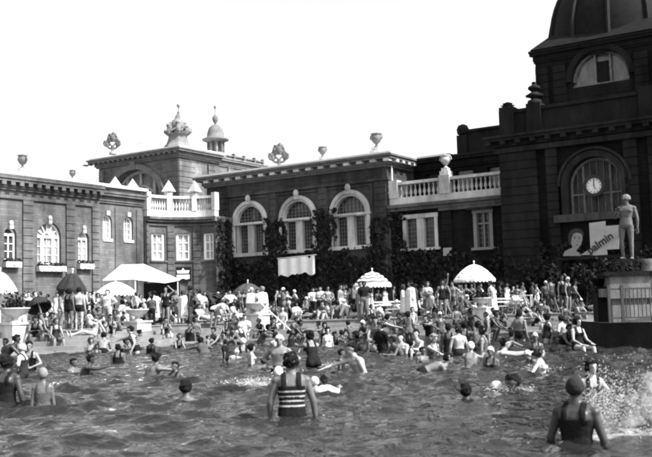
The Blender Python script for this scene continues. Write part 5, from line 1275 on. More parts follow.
wade(341.5, 330, 341, 'stand', 180, 'm', 3, tr('dark'), H_, 'single dark head above water right of the woman in white top', .9)
wade(326, 371, 393, 'push', 175, 'f', 1, [('shirt', 'white')], ('bob', 'b'), 'dark haired bather with white covered shoulders low in the water, right of the striped man', .9)
wade(316, 378, 392, 'swim', 200, 'f', 0, sw('white'), W_, 'white capped swimmer between striped man and bather in white', .8)
wade(354, 342, 373, 'reach', -70, 'm', 0, tr('black'), H_, 'pale dark haired man leaning left with lit back and arm, centre right', 1.05)
wade(342, 350, 369, 'stand', 80, 'm', 2, sw('dark'), H_, 'small dark child facing the pale leaning man', .7)
wade(367, 334, 350, 'crouch', -100, 'm', 2, tr('dark'), H_, 'tanned bather stooping at the water edge left of the striding man', .95)
wade(381, 322, 353, 'walk', -60, 'm', 1, [('shirt', 'black'), ('trunks', 'black')], H_, 'man in black suit striding into the water with pale thigh', 1.0)
wade(392, 336, 356, 'sitlean', -60, 'm', 2, tr('black'), H_, 'dark bather sitting in shallow water right of the striding man', .95)
wade(401, 333, 355, 'sit', -40, 'm', 0, tr('dark'), H_, 'pale long backed bather sitting at the water edge', 1.0)
wade(416, 330, 354, 'sitknees', -50, 'm', 0, tr('black'), H_, 'bare chested man leaning forward over the dark haired boy', 1.1)
wade(423, 346, 363, 'stand', 30, 'm', 2, tr('dark'), H_, 'dark haired boy low in the water at the feet of the leaning man', .8)
wade(434, 334, 357, 'reach', 40, 'f', 0, sw('mid'), ('bob', 'l'), 'fair haired woman stretching a pale arm down toward the water', .95)
wade(449, 323, 352, 'stand', 180, 'm', 3, sw('black'), H_, 'tall dark man in black suit with back turned, right of the fair woman', 1.05)
wade(448, 352, 371, 'bend', 90, 'm', 1, tr('black'), H_, 'bather in black trunks bent double in the water', 1.0)
wade(465, 323, 350, 'hips', 170, 'm', 2, sw('black'), H_, 'second dark suited man with back turned, hands on hips', 1.0)
wade(479, 322, 352, 'push', 170, 'm', 2, tr('dark'), H_, 'tanned man leaning on the planter side with his back turned', 1.05)
wade(471.5, 342, 367, 'push', 165, 'f', 1, sw('mid'), W_, 'white capped woman with pale back turned, right of the bent bather', .95)
wade(485, 333, 350, 'stand', 150, 'm', 3, tr('dark'), H_, 'dark head and shoulders below the spotted parasol planter', .85)
wade(491, 348, 368, 'stand', -20, 'f', 2, sw('dark'), W_, 'bather in large white cap facing forward, right group', .9)
wade(505, 337, 362, 'push', 80, 'm', 0, tr('dark'), H_, 'pale broad backed man reaching right toward a white capped swimmer', 1.05)
wade(527, 350, 363, 'swim', -60, 'f', 1, sw('dark'), W_, 'white capped swimmer being reached for by the pale man', .9)
wade(541, 346, 372, 'hips', 60, 'f', 0, sw('pale'), ('bob', 'b'), 'slim pale bather standing waist deep at right', .95)
wade(466, 384, 398, 'stand', 178, 'm', 2, tr('dark'), H_, 'lone dark head and shoulders in open water, lower right of centre', 1.0)
wade(517, 375, 391, 'swim', -60, 'm', 2, tr('dark'), H_, 'swimmer coming forward with spray, right of the lone dark head', 1.1)
wade(500, 382, 391, 'swim', -110, 'f', 1, sw('mid'), W_, 'pale swimmer half under the surface beside the spray', .9)
wade(593, 359, 389, 'circle', 10, 'f', 0, sw('black'), B_, 'smiling pale woman in black suit facing the camera at right', 1.0)
wade(578, 379, 441, 'wide', 150, 'm', 3, sw('black'), ('cap', 'k'), 'dark capped bather nearest at right, back turned beside the spray', 1.0, vox=.011).scale = (1.08, 1.05, 1)
wade(570, 325, 346, 'crouch', 30, 'm', 2, sw('black'), H_, 'dark bather stooping by the steps beneath the tower', 1.0)
wade(579, 318, 352, 'sit', 20, 'f', 0, sw('black'), B_, 'pale legged woman in black suit sitting by the promontory wall', 1.0)
wade(557, 336, 352, 'stand', -10, 'm', 3, tr('dark'), H_, 'shaded bather in dark water under the steps at right', .9)
wade(262, 357, 368, 'swim', 120, 'm', 2, tr('dark'), H_, 'swimmer low in the foam left of the striped man', .9)
wade(208, 336, 347, 'stand', 100, 'm', 1, tr('dark'), H_, 'small bather in the shallows left of the child in black shirt', .6)
wade(237, 349, 358, 'swim', 60, 'f', 0, sw('white'), W_, 'white capped swimmer right of the child in black shirt', .8)
# ---- on the steps and the pool edge
onstep(165, 2, 'sitknees', 20, 'f', 1, sw('black'), H_, 'woman in black suit squatting over the white ball on the left steps', .95)
onstep(196, 2, 'sit', 15, 'm', 2, tr('dark'), H_, 'tanned man seated on the steps left of the stooping man in white shirt')
onstep(214, 0, 'bend', 75, 'm', 1, [('shirt', 'white'), ('trunks', 'black')], H_, 'stooping man in white shirt and black trunks on the steps', 1.0)
onstep(224, 2, 'sitlean', 30, 'f', 1, sw('black'), H_, 'dark suited bather crouched before the stooping man', .9)
onstep(245, 2, 'sit', 0, 'm', 0, [('shirt', 'white')], H_, 'man in white shirt seated on the steps left of the white robes')
onstep(263, 2, 'sitlean', -20, 'f', 2, sw('black'), Lb, 'first dark suited sitter at the foot of the white robes', .95)
onstep(271, 2, 'sitlean', 25, 'f', 1, sw('black'), H_, 'second dark suited sitter leaning at the foot of the white robes', .95)
onstep(283, 0, 'sit', -10, 'm', 0, tr('mid'), H_, 'bare chested man facing forward on the top step beside the white robes', 1.0)
onstep(290, 2, 'sitlean', 60, 'm', 2, tr('dark'), H_, 'man on lower steps leaning right under the white robes')
for i, (px, k, po, ro, sx, sk, we, ha) in enumerate([
    (372, 0, 'sit', 30, 'f', 1, sw('dark'), Lb), (377, 2, 'sitlean', -50, 'm', 2, tr('dark'), H_), (386, 1, 'sit', 60, 'm', 1, sw('black'), H_), (396, 2, 'sitlean', 20, 'm', 2, tr('dark'), H_),
    (413, 1, 'sit', -10, 'm', 1, sw('white'), H_), (405, 2, 'sitlean', -30, 'm', 2, sw('dark'), H_), (428, 2, 'sitlean', 50, 'f', 2, sw('grey'), Lb), (441, 2, 'sitlean', -60, 'm', 2, tr('black'), H_),
    (457, 1, 'sit', 20, 'm', 2, tr('dark'), H_), (471, 2, 'sit', -30, 'm', 3, sw('black'), H_), (494, 2, 'sit', 30, 'm', 2, tr('dark'), H_), (500, 1, 'sitlean', 10, 'f', 2, sw('dark'), Lb),
    (511, 3, 'sitlean', 60, 'm', 1, tr('dark'), H_), (517, 1, 'sitlean', 50, 'm', 0, tr('pale'), H_), (527, 1, 'sitlean', 45, 'm', 1, tr('dark'), H_), (535, 2, 'sitlean', 60, 'f', 0, sw('black'), Lb),
    (545, 0, 'sit', -20, 'm', 2, tr('black'), H_), (566, 1, 'sit', 20, 'm', 3, tr('dark'), H_), (576, 0, 'sitlean', 30, 'm', 1, tr('dark'), H_), (56, 1, 'sit', 30, 'f', 1, sw('dark'), Lb),
    (33, 0, 'sitlean', 30, 'm', 2, sw('black'), H_), (40, 0, 'sit', 50, 'f', 1, sw('dark'), Lb), (48, -1, 'sitlean', 40, 'f', 2, sw('grey'), H_), (93, 1, 'sitback', -60, 'f', 0, sw('pale'), Lb), (111, 1, 'sitknees', 10, 'm', 1, sw('black'), H_), (118, 0, 'sitknees', -20, 'f', 2, sw('mid'), Lb)]):
    who = 'man' if sx == 'm' else 'woman'
    onstep(px, k, po, ro, sx, sk, we, ha, None)['_t'] = (who, {'sw': 'swimsuit', 'tr': 'trunks'}['tr' if we[0][0] == 'trunks' else 'sw'], we[0][1], po, 'step')[0] + '|' + we[0][0] + '|' + we[0][1] + '|' + po + '|' + 'step'
# ---- the packed right-hand shallows
r2 = random.Random(21)
SH = [(376, 352, 1.2), (388, 344, 1.1), (126, 352, .5), (409, 342, 1.2), (412, 358, .5), (427, 343, 1.0), (66, 345, .8), (441, 341, 1.1), (232, 345, .8), (459, 356, .8), (472, 339, 1.2), (483, 358, .8), (487, 342, 1.1), (497, 341, 1.2), (140, 346, .7), (190, 343, .9), (514, 357, .7), (521, 341, 1.1), (243, 352, .5), (536, 357, .6), (549, 343, 1.0), (180, 349, .6), (562, 343, .9), (275, 350, .6), (214, 345, .7), (300, 343, .9), (306, 352, .7), (293, 346, .6), (318, 341, .8), (335, 345, .5), (201, 352, .5), (240, 342, .8), (268, 345, .8), (118, 362, .5), (58, 352, .6), (22, 378, .8), (15, 366, .9), (363, 343, .9), (356, 352, .6), (348, 340, .8)]
for px, wy, e_ in SH:
    po = r2.choice(['push', 'hips', 'crouch', 'stand', 'sitlean', 'wide', 'onehip', 'splash', 'walk']); sx = r2.choice('mmf'); D_ = on_z(px, wy, 0).y
    if e_ < .6: po = r2.choice(['push', 'stand', 'swim'])
    we = r2.choice([sw('black'), sw('black'), sw('dark'), tr('dark') if sx == 'm' else sw('mid'), sw('grey')]); ha = r2.choice([H_, H_, H_, W_] if sx == 'm' else [B_, B_, Lb, W_])
    e2 = min(e_, body(po, sx)['top'] * .97)
    o = wade(px, wy - e2 * F / D_, wy, po, r2.uniform(-180, 180), sx, r2.choice([0, 1, 2, 2, 3]), we, ha, None, r2.uniform(.85, 1.05))
    o['_t'] = ('man' if sx == 'm' else 'woman') + '|' + we[0][0] + '|' + we[0][1] + '|' + po + '|' + ('in the left shallows' if px < 145 else 'in the shallows below the palms' if px < 250 else 'in the middle shallows' if px < 345 else 'in water below robed women' if px < 450 else 'in water before the right planter' if px < 510 else 'in water below the tower') + '|' + ha[0] + ha[1]
# ---- standing people on the terrace, by hand
onstep(69, -1, 'stand', 160, 'f', 2, sw('black'), B_, 'woman in black suit standing under the black parasol', .98)
onstep(79, -1, 'stand', 175, 'm', 0, tr('black'), H_, 'pale man in black trunks standing with his back turned, right of the black parasol', 1.02)
terr(61, 37.4, 'onehip', 100, 'f', 1, sw('pale'), Lb, 'woman in pale suit partly behind the woman in black suit', .95)
terr(107.5, 41.3, 'hips', -20, 'm', 0, [('shirt', 'white'), ('trousers', 'pale')], H_, 'man in white shirt with hands on hips before the white parasol', 1.0)
terr(97.5, 42.5, 'onehip', 30, 'f', 1, sw('mid'), Lb, 'woman standing at the left of the man in white shirt', .93)
terr(166, 43.2, 'headup', -10, 'm', 1, sw('black'), H_, 'man in black tank suit raising one arm to his head', 1.04)
terr(154.5, 45.5, 'hips', 200, 'f', 1, [('robe', 'white')], H_, 'woman in white robe left of the man with raised arm', .97)
terr(152, 42.4, 'stand', 180, 'm', 3, [('shirt', 'grey'), ('trousers', 'black')], H_, 'dark clothed boy with back turned beside the white planter', .82)
terr(190.5, 43.6, 'stand', -95, 'm', 3, sw('black'), H_, 'slender tanned youth in black suit seen from the side', 1.06)
terr(183.5, 46, 'stand', 160, 'f', 1, [('robe', 'white')], Lb, 'woman in white dress behind the slender youth', .98)
terr(176, 46.5, 'fold', 20, 'f', 1, [('shirt', 'mid'), ('skirt', 'mid')], Lb, 'woman with folded arms under the black sign', .98)
terr(200.5, 45.5, 'walk', -100, 'm', 1, [('shirt', 'white'), ('trousers', 'mid')], H_, 'man in white shirt walking left past the palms', 1.0)
terr(197.5, 44.6, 'sitknees', 30, 'f', 1, [('shirt', 'white'), ('trunks', 'black')], H_, 'woman in white blouse squatting right of the slender youth')
terr(230, 49, 'hips', 10, 'm', 1, [('shirt', 'white'), ('trousers', 'dark')], H_, 'man in white top standing before the palms', 1.0)
terr(252, 43.0, 'stand', 30, 'f', 0, [('robe', 'white')], W_, 'left of the two white robed bathers beside the white planter', .97)
terr(263, 42.9, 'stand', 210, 'f', 0, [('robe', 'white')], ('bob', 'l'), 'right of the two white robed bathers beside the white planter', 1.0)
terr(258, 47, 'fold', 60, 'm', 1, [('shirt', 'white'), ('trousers', 'mid')], H_, 'man in white shirt behind the robed pair under the dark grey parasol', .95)
terr(278, 50, 'sit', 40, 'f', 1, [('shirt', 'white'), ('trousers', 'black')], Lb, 'figure in white shirt alone before dark ivy left of the banner', 1.0)
terr(313, 48.5, 'onehip', 30, 'm', 1, [('shirt', 'white'), ('trousers', 'dark')], H_, 'leftmost man in white shirt standing beneath the white banner', 1.0)
terr(321, 48, 'fold', -20, 'm', 1, [('shirt', 'white'), ('trousers', 'dark')], H_, 'second man in white shirt standing beneath the white banner', 1.0)
terr(328.5, 47, 'hips', 20, 'm', 1, tr('grey'), H_, 'bare chested man with hands on hips right of the white shirts', 1.02)
terr(341, 45.6, 'onehip', 60, 'm', 1, tr('white'), H_, 'bare chested man in white trunks left of the striped parasol', 1.02)
terr(345.5, 46.4, 'fold', -40, 'f', 1, sw('pale'), Lb, 'woman facing the man in white trunks', .98)
terr(353.5, 46.2, 'stand', 90, 'm', 2, tr('dark'), H_, 'tall thin man left of the striped parasol pole', 1.03)
terr(361, 44.4, 'stand', 15, 'm', 1, [('shirt', 'white'), ('trousers', 'pale')], H_, 'man in white shirt and light trousers below the striped parasol', 1.05)
terr(364.5, 44.0, 'onehip', 10, 'm', 3, [('shirt', 'black'), ('trousers', 'mid')], H_, 'man in black top below the striped parasol', 1.08)
terr(370, 44.3, 'stand', -60, 'f', 0, [('shirt', 'white'), ('skirt', 'white')], ('cap', 'w'), 'woman in white with white headscarf below the striped parasol', .97)
terr(404.5, 45.2, 'fold', 70, 'f', 1, [('robe', 'white')], Lb, 'left of the two women in long white robes right of the striped parasol', .98)
terr(411.5, 45.0, 'stand', -60, 'f', 1, [('robe', 'white')], B_, 'right taller woman in long white robe near the terrace edge', 1.05)
terr(416.5, 46, 'stand', -100, 'm', 3, tr('dark'), H_, 'shaded man half behind the tall robed woman', .98)
terr(428.5, 44.1, 'fold', 5, 'f', 1, [('shirt', 'pale'), ('skirt', 'grey')], Lb, 'woman with folded arms in pale top and grey skirt on the edge', 1.0)
terr(443, 44.0, 'wave', 15, 'm', 2, sw('black'), H_, 'tall man in black suit standing with one arm raised at the terrace edge', 1.07).rotation_euler.x = 0
terr(447, 44.2, 'walk', -60, 'm', 1, sw('black'), H_, 'long legged man in black suit striding on the terrace edge', 1.07)
terr(453.5, 44.5, 'onehip', -30, 'm', 1, tr('grey'), H_, 'bare chested man in grey trunks beside the long legged man', 1.03)
terr(459.5, 45.6, 'stand', 60, 'm', 2, tr('dark'), H_, 'tanned man just left of the spotted parasol', .95)
terr(493, 44.1, 'walk', -105, 'f', 1, [('robe', 'white')], H_, 'woman in white robe leaning left beside the right planter', 1.0)
terr(484, 44.6, 'sitside', -20, 'f', 0, [('shirt', 'white')], Lb, 'woman in white seated behind the right planter')
terr(552.5, 44.9, 'walk', 200, 'm', 3, tr('dark'), H_, 'shaded long legged man walking away under the portrait', 1.05)
terr(563.5, 46, 'headup', 20, 'm', 2, sw('black'), H_, 'tall shaded man with arm raised left of the posters', 1.1)
terr(569, 45, 'onehip', 40, 'm', 1, sw('black'), ('cap', 'w'), 'standing bather in white cap beneath the posters', 1.05)
terr(575.5, 45.2, 'walk', 60, 'm', 1, tr('dark'), H_, 'bather stepping right below the posters', .95)
terr(547, 48, 'stand', 0, 'm', 2, tr('dark'), ('cap', 'w'), 'shaded standing bather in white cap before the tower shrubs', 1.0)
terr(511.5, 45.0, 'sitlean', 40, 'f', 1, [('shirt', 'white')], Lb, 'woman in white leaning over the deck chair', 1.0)
terr(518, 45.3, 'recline', 70, 'm', 0, tr('grey'), ('cap', 'w'), 'bather reclining in the deck chair with legs out', 1.0)
# ---- the crowd seated and standing behind
rr = random.Random(5)
zones = [(20, 62, 'behind the left stone planter', 6), (84, 104, 'below the brick wing windows', 4), (108, 150, 'under the white awning', 14), (150, 200, 'before the curved bay', 11), (200, 246, 'beside the palms', 15), (246, 284, 'before the first arched window', 14), (284, 334, 'below the white cloth banner', 18), (334, 398, 'around the striped parasol', 13), (418, 460, 'before the gallery ivy', 6), (462, 502, 'beneath the spotted parasol', 9), (504, 598, 'in the tower shade', 14)]
def crowd_ok(px, D, lst):
    return all(abs(px - a_) > 3.0 or abs(D - b_) > 1.3 for a_, b_ in lst)
taken = []
for x0, x1, zn, cnt in zones:
    for _ in range(cnt):
        for _try in range(40):
            px = rr.uniform(x0, x1); e0 = edge_at(px)
            back = 57 if 170 < px < 400 else (50 if px > 400 else 52)
            if px < 104: back = 44
            D = e0 + .9 + (back - e0 - .9) * rr.random() ** 1.5
            if crowd_ok(px, D, taken): break
        taken.append((px, D)); front = D < e0 + 3.5
        po = rr.choice(['sitknees', 'sitside', 'sitback', 'recline', 'sitknees', 'sitside'] if front else ['stand', 'fold', 'onehip', 'sit', 'sitknees', 'sit', 'sitside'])
        sx = rr.choice('mf'); sk = rr.choice([0, 1, 1, 2, 2, 3])
        we = rr.choice([[('swimsuit', 'black')], [('swimsuit', 'dark')], [('shirt', 'white')], [('robe', 'white')], [('shirt', 'pale')], [('swimsuit', 'mid')], [('trunks', 'dark')] if sx == 'm' else [('swimsuit', 'pale')], [('shirt', 'grey')]])
        if we[0][0] == 'shirt': we = we + [('trousers', rr.choice(['dark', 'mid', 'pale']))]
        ha = rr.choice([H_, H_, H_, ('cap', 'w')] if sx == 'm' else [B_, Lb, W_, B_])
        ro = rr.uniform(-110, 110) if rr.random() < .8 else rr.uniform(110, 250)
        kid = rr.random() < .14; o = terr(px, D, po, ro, sx, sk, we, ha, None, rr.uniform(.6, .75) if kid else rr.uniform(.9, 1.06))
        if po == 'sit': o.location.z -= 0
        o['_t'] = (('boy' if sx == 'm' else 'girl') if kid else ('man' if sx == 'm' else 'woman')) + '|' + we[0][0] + '|' + we[0][1] + '|' + po + '|' + zn + '|' + ha[0] + ha[1]
# the far rows behind, one dense mass
far = MB(); cm = []
fk = [body(p_, x_, .04) for p_ in ('stand', 'fold', 'sitknees', 'sitside', 'onehip') for x_ in 'mf']
FV, FF, FM = [], [], []
for _ in range(150):
    px = rr.choice([rr.uniform(112, 400), rr.uniform(112, 400), rr.uniform(150, 340), rr.uniform(415, 600), rr.uniform(25, 110)])
    D = rr.uniform(47.5, 58) if 165 < px < 400 else (rr.uniform(40, 46) if px < 112 else rr.uniform(46.5, 51.5))
    inf_ = rr.choice(fk); me_ = inf_['me']; an = rr.uniform(-2, 2); s_ = rr.uniform(.88, 1.03); lo = ground(px, D, ZT); n0 = len(FV)
    M_ = Matrix.Translation(lo) @ Matrix.Rotation(an, 4, 'Z') @ Matrix.Scale(s_, 4)
    FV += [tuple(M_ @ v.co) for v in me_.vertices]; skn = rr.choice([0, 1, 2, 2]); clt = rr.choice([3, 3, 4, 5, 5])
    tuv, nmv, zz = inf_['tu'], inf_['names'], (inf_['fc'] - np.array(inf_['hc'])) @ np.array(inf_['hu']); yy = (inf_['fc'] - np.array(inf_['hc'])) @ np.array(inf_['look'])
    for i, p in enumerate(me_.polygons):
        FF.append([n0 + v for v in p.vertices]); nm_ = nmv[i]
        FM.append(6 if nm_ == 'head' and (zz[i] > .05 or (yy[i] < -.01 and zz[i] > -.06)) else (clt if (nm_ == 'torso' and tuv[i] < .42) or (nm_ == 'thigh' and inf_['t'][i] < .3) else skn))
mm = bpy.data.meshes.new('distant_crowd'); mm.from_pydata(FV, [], FF)
for q_ in (SK[0], SK[1], SK[2], CL['black'], CL['grey'], CL['white'], HR['d']): mm.materials.append(q_)
mm.polygons.foreach_set('material_index', FM); mm.polygons.foreach_set('use_smooth', [True] * len(FF))
tag(link('distant_crowd', mm), 'dense far rows of small bathers packed behind the nearer people on the terrace', 'crowd', None, 'stuff')
# descriptive labels; look-alikes are told apart by their order from the left
PW = dict(sitknees='sitting with raised knees', sitside='sitting sideways', sitback='leaning back', recline='lying', stand='standing', fold='standing with folded arms', onehip='standing hand on hip', hips='standing hands on hips', sit='seated', sitlean='sitting hunched', push='reaching forward', crouch='crouching', wide='standing broadly', splash='splashing', walk='striding', swim='swimming')
ORD = ['', 'second', 'third', 'fourth', 'fifth', 'sixth', 'seventh', 'eighth', 'ninth']
cand = {}
for o in PEOPLE:
    if '_t' not in o: continue
    q = o['_t'].split('|'); tone = {'black': 'black', 'dark': 'dark', 'mid': 'grey', 'grey': 'dark grey', 'pale': 'pale', 'white': 'white'}[q[2]]
    if q[4] == 'step':
        px, py = project(o.location)
        zz = 'on the left steps' if px < 150 else ('on the steps below the striped parasol' if px < 400 else ('on the steps below the robed women' if px < 450 else ('on the steps by the right planter' if px < 505 else 'on the shaded right steps')))
        t_ = f"{q[0]} in {tone} {q[1]} {PW[q[3]]} {zz}"
    else:
        cap_ = 'white-capped ' if q[5].startswith('cap') else ''
        t_ = f"{cap_}{q[0]} in {tone} {q[1]} {PW[q[3]]} {q[4]}"
    cand.setdefault(t_, []).append(o)
for t_, ls in cand.items():
    ls.sort(key=lambda o: project(o.location)[0])
    for i, o in enumerate(ls):
        o['label'] = t_ if len(ls) == 1 else (t_ + (', leftmost' if i == 0 else (', rightmost' if i == len(ls) - 1 else ', ' + ORD[i] + ' from left')))
for o in PEOPLE:
    if '_t' in o: del o['_t']
assert len(set(o['label'] for o in PEOPLE)) == len(PEOPLE)
# ================================================================ SMALL THINGS
def ball_(p, r_, label, group=None):
    q = MB(); q.ball((0, 0, 0), r_, n=20, m=14); o = q.build('beach_ball', CL['white'], None, smooth=True); o.location = p; tag(o, label, 'ball', group)
p = on_z(69.5, 348, 0); ball_(p + Vector((0, 0, .08)), .125, 'white ball floating in the shallows right of the man with circled arms', 'white balls')
ball_(ground(169, 40.4, .35), .17, 'white ball between the knees of the squatting woman', 'white balls')
e = empty('deck_chair', tw(522, 45.4), R(-20)); tag(e, 'white framed folding deck chair under the tower', 'deck chair')
q = MB()
for y in (-.28, .28):
    q.bar((-.5, y, 0), (.2, y, 1.15), .05, .04); q.bar((.45, y, 0), (.1, y, 1.12), .05, .04); q.bar((-.3, y, .95), (.5, y, .95), .05, .04); q.bar((.5, y, 0), (.5, y, .98), .05, .04)
q.bar((.5, -.28, .95), (.5, .28, .95), .05, .04); q.bar((-.3, -.28, .95), (-.3, .28, .95), .05, .04); q.bar((.2, -.28, 1.15), (.2, .28, 1.15), .05, .04)
q.build('frame', M_wood, e); q = MB(); sheet(q, [(-.45, -.25, .3), (-.45, .25, .3), (.3, .25, .45), (.3, -.25, .45)]); q.build('canvas', M_canvg, e)
def table(px, D, label):
    e = empty('cafe_table', tw(px, D), rr.random() * 3); tag(e, label, 'table', 'small tables on the terrace')
    q = MB(); q.lathe([(.38, .7), (.4, .71), (.4, .74), (.02, .745)], n=20); q.build('tabletop', M_wood, e, smooth=False); q = MB()
    for k in range(3): an = k * 2.1; q.bar((.3 * math.cos(an), .3 * math.sin(an), 0), (.06 * math.cos(an), .06 * math.sin(an), .7), .035, .035)
    q.build('legs', M_metal, e)
table(384, 48.5, 'small white table right of the striped parasol pole'); table(468, 47.6, 'small white table left of the spotted parasol pole'); table(124, 48, 'small white table under the awning'); table(222, 50, 'small white table in front of the palms')
def bench(px, D, L, label):
    e = empty('slatted_bench', tw(px, D), TH * .2); tag(e, label, 'bench', 'benches on the terrace'); q = MB()
    for y in (-.18, -.06, .06, .18): q.box(-L / 2, L / 2, y - .05, y + .05, .42, .46)
    q.build('seat', M_wood, e); q = MB()
    for x in (-L / 2 + .1, L / 2 - .1): q.box(x - .04, x + .04, -.2, .2, 0, .419)
    q.build('legs', M_metal, e); q = MB()
    for z in (.62, .78): q.box(-L / 2, L / 2, .22, .25, z, z + .08)
    for x in (-L / 2 + .1, L / 2 - .1): q.box(x - .03, x + .03, .25, .29, 0, .9)
    q.build('backrest', M_wood, e)
bench(392, 47.4, 2.4, 'white slatted bench between striped parasol and robed women'); bench(431, 49, 2.2, 'white slatted bench behind the woman with folded arms'); bench(500, 47.6, 2.4, 'white slatted bench left of the deck chair')
q = MB(); sheet(q, [(-.55, -.25, 0), (.55, -.25, 0), (.55, .25, .012), (-.55, .25, .012)]); o = q.build('towel', CL['white']); o.location = ground(187, 41.6, ZT - .17 * 3 + .03); tag(o, 'white towel lying flat on the left steps', 'towel')
e = empty('slanting_pole', ground(278, 41.2, .25), R(0)); tag(e, 'long white pole slanting down from the white robed bathers', 'pole')
q = MB(); q.tube([(.75, -.1, 0), (-.9, .1, 1.55)], .03, 8); q.build('shaft', M_wood, e)
q = MB(); q.lathe([(.05, 0), (.05, .12)], (-.9, .1, 1.5), 8); q.build('grip', M_metal, e)
# splashes: thrown drops and broken sheets of water
SP = bpy.data.materials.new('spray'); SP.use_nodes = True; b = SP.node_tree.nodes['Principled BSDF']; b.inputs['Base Color'].default_value = (.42, .42, .42, 1); b.inputs['Roughness'].default_value = .2
def splash(c, rx, ry, h, n_, label, dirv=(0, 0), size=.012, jets=0):
    q = MB(); rs = random.Random(3)
    J = [((rs.gauss(0, .25) + dirv[0]) * rs.uniform(.3, 1.3), (rs.gauss(0, .25) + dirv[1]) * rs.uniform(.3, 1.3), rs.uniform(.3, 1.1)) for _ in range(max(jets, 1))]
    for _ in range(n_):
        if jets:
            jx, jy, jz = rs.choice(J); t_ = rs.random() ** .7; sp_ = .03 + .16 * t_
            p = Vector((jx * t_ + rs.gauss(0, sp_) - .2, jy * t_ + rs.gauss(0, sp_), max(0, h * jz * (3.6 * t_ * (1.06 - t_)) + rs.gauss(0, sp_)))); vx = Vector((jx, jy, h * jz * (3.8 - 7.2 * t_) + rs.gauss(0, .3))).normalized(); el = rs.uniform(1, 3.4)
        else:
            p = Vector((rs.gauss(0, rx * .5), rs.gauss(0, ry * .5), abs(rs.gauss(0, h * .4)) * math.exp(-rs.random()))); p.z = max(p.z, float(wave_h(np.array([c.x + p.x]), np.array([c.y + p.y]))[0])); vx = Vector((rs.gauss(0, 1), rs.gauss(0, 1), rs.gauss(0, .5))).normalized(); el = rs.uniform(1, 3)
        s_ = size * (.35 + 1.0 * rs.random() ** 3)
        X = vx.cross(Vector((.3, .8, .2))).normalized(); Y = vx.cross(X); obal(q, p, s_, s_, s_ * el, X, Y, vx, 4, 3)
    o = q.build('water_splash', SP, None, smooth=True, merge=False); o.location = c; tag(o, label, 'water splash', None, 'stuff'); return o
def mist(c, blobs, dens, label, scale=3.0):
    q = MB()
    for (x, y, z, r_) in blobs: obal(q, Vector((x, y, z)), r_, r_, r_ * .75, Vector((1, 0, 0)), Vector((0, 1, 0)), Vector((0, 0, 1)), 14, 10)
    me_ = remesh(q, .06, 1); me_.name = 'water_spray'; vm = bpy.data.materials.new('spray_mist'); vm.use_nodes = True; t = vm.node_tree; t.nodes.remove(t.nodes['Principled BSDF'])
    pv_ = t.nodes.new('ShaderNodeVolumePrincipled'); pv_.inputs['Color'].default_value = (.9, .9, .9, 1); pv_.inputs['Anisotropy'].default_value = .2; t.links.new(pv_.outputs[0], t.nodes['Material Output'].inputs['Volume'])
    tc_ = t.nodes.new('ShaderNodeTexCoord'); n_ = t.nodes.new('ShaderNodeTexNoise'); n_.inputs['Scale'].default_value = scale; n_.inputs['Detail'].default_value = 5; n_.inputs['Roughness'].default_value = .7; n_.inputs['Distortion'].default_value = .8
    r_ = t.nodes.new('ShaderNodeMapRange'); r_.inputs[1].default_value = .5; r_.inputs[2].default_value = .68; r_.inputs[3].default_value = 0; r_.inputs[4].default_value = dens
    t.links.new(tc_.outputs['Object'], n_.inputs['Vector']); t.links.new(n_.outputs['Fac'], r_.inputs[0]); t.links.new(r_.outputs[0], pv_.inputs['Density'])
    me_.materials.clear(); me_.materials.append(vm); o = link('water_spray', me_); o.location = c; tag(o, label, 'water spray', None, 'stuff'); return o
mist(on_z(604, 436, 0), [(.0, 0, .05, .15), (.2, .1, .15, .2), (.45, .2, .25, .25), (.7, .35, .28, .3), (.95, .45, .25, .32), (1.2, .5, .3, .3), (.6, .3, .55, .15), (.9, .4, .6, .2), (1.15, .45, .7, .18), (1.5, .5, .75, .25), (1.6, .6, .4, .35)], 6, 'soft white spray drifting beside the nearest dark capped bather', 5)
splash(on_z(604, 436, 0), .5, .5, .6, 5000, 'spray thrown up to the right of the nearest dark capped bather', (.95, .5), .0038, 34)
splash(on_z(258, 382, 0), .7, .9, .14, 900, 'low white foam left of the striped man', (0, 0), .007)
splash(on_z(508, 391, 0), .35, .3, .2, 450, 'spray around the swimmer right of the lone dark head', (0, 0), .007)
splash(on_z(335, 366, 0), .5, .4, .2, 500, 'spray between the leaning man and the dark child', (0, 0), .007)
splash(on_z(285, 373, 0), .4, .3, .2, 350, 'foam around the man in the white cap', (0, 0), .007)
splash(on_z(60, 385, 0), .25, .25, .12, 200, 'foam beside the bathers at lower left', (0, 0), .007)
splash(on_z(541, 370, 0), .4, .3, .15, 250, 'foam around the slim pale bather', (0, 0), .007)


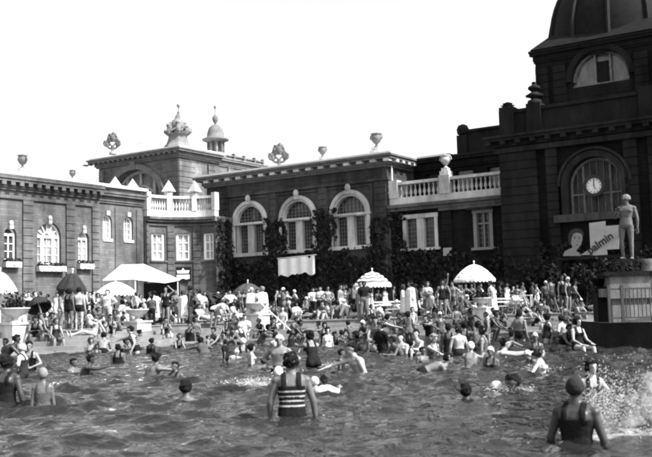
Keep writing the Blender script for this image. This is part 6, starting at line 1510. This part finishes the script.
# ================================================================ SEPARATE PIECES INTO PARTS OF THEIR OWN
wp = [tuple(o.location[:2]) for o in PEOPLE if o['group'] == 'bathers in the pool']
wv = np.empty(len(wo.data.vertices) * 3); wo.data.vertices.foreach_get('co', wv); wv = wv.reshape(-1, 3)
for i_, (x_, y_) in enumerate(wp):
    d_ = np.hypot(wv[:, 0] - x_, wv[:, 1] - y_); m_ = d_ < 2.2
    wv[m_, 2] += .022 * np.exp(-d_[m_] / .7) * np.cos(d_[m_] * 2 * math.pi / .42 + i_) * (1 + .5 * np.sin(np.arctan2(wv[m_, 1] - y_, wv[m_, 0] - x_) * 3 + i_))
wo.data.vertices.foreach_set('co', wv.ravel()); wo.data.update()
REN = {'handle': 'handle', 'modillion_row': 'modillion', 'legs': 'leg', 'spots': 'spot', 'hour_marks': 'hour_mark', 'pilaster': 'pilaster', 'bay_pilaster': 'bay_pilaster', 'drum_pilaster': 'drum_pilaster', 'moulding': 'moulding', 'obelisk': 'obelisk', 'post': 'post', 'pole': 'pole', 'dome_rib': 'dome_rib', 'side_cornice': 'side_cornice', 'poster': 'poster', 'dentil_band': 'dentil', 'rib': 'rib', 'portrait_features': 'portrait_feature', 'frame': 'frame', 'seat': 'seat', 'backrest': 'backrest', 'rail': 'rail', 'lettering': 'lettering'}
for o in list(sc.objects):
    bn = o.name.split('.')[0]
    if o.type != 'MESH' or o.parent is None or bn not in REN or bn in ('frame', 'seat', 'backrest', 'lettering', 'rib'): continue
    me_ = o.data; n_ = len(me_.vertices); par = list(range(n_))
    def fd(i):
        while par[i] != i: par[i] = par[par[i]]; i = par[i]
        return i
    for e_ in me_.edges:
        a_, b_ = fd(e_.vertices[0]), fd(e_.vertices[1])
        if a_ != b_: par[a_] = b_
    isl = {}
    for i in range(n_): isl.setdefault(fd(i), []).append(i)
    if len(isl) < 2: continue
    ks = list(isl); bb = []
    for k in ks:
        c_ = np.array([me_.vertices[i].co[:] for i in isl[k]]); bb.append((c_.min(0) - .03, c_.max(0) + .03))
    gp = list(range(len(ks)))
    def fg_(i):
        while gp[i] != i: i = gp[i]
        return i
    for i in range(len(ks)):
        for j in range(i + 1, len(ks)):
            if (bb[i][0] < bb[j][1]).all() and (bb[j][0] < bb[i][1]).all(): gp[fg_(i)] = fg_(j)
    groups = {}
    for i, k in enumerate(ks): groups.setdefault(fg_(i), []).append(k)
    if len(groups) < 2: continue
    v2g = {}
    for gi, kk in groups.items():
        for k in kk:
            for v in isl[k]: v2g[v] = gi
    for gi in groups:
        vs_ = [v for v in range(n_) if v2g[v] == gi]; mp_ = {v: i for i, v in enumerate(vs_)}
        nm = bpy.data.meshes.new(REN[bn]); nm.from_pydata([me_.vertices[v].co[:] for v in vs_], [], [[mp_[v] for v in p.vertices] for p in me_.polygons if v2g[p.vertices[0]] == gi])
        for m in me_.materials: nm.materials.append(m)
        sm_ = len(me_.polygons) and me_.polygons[0].use_smooth
        if sm_: nm.polygons.foreach_set('use_smooth', [True] * len(nm.polygons))
        c = link(REN[bn], nm, o.parent); c.matrix_local = o.matrix_local.copy()
        if gi == list(groups)[0]:
            for ch in list(o.children): ch.parent = c
    bpy.data.objects.remove(o)
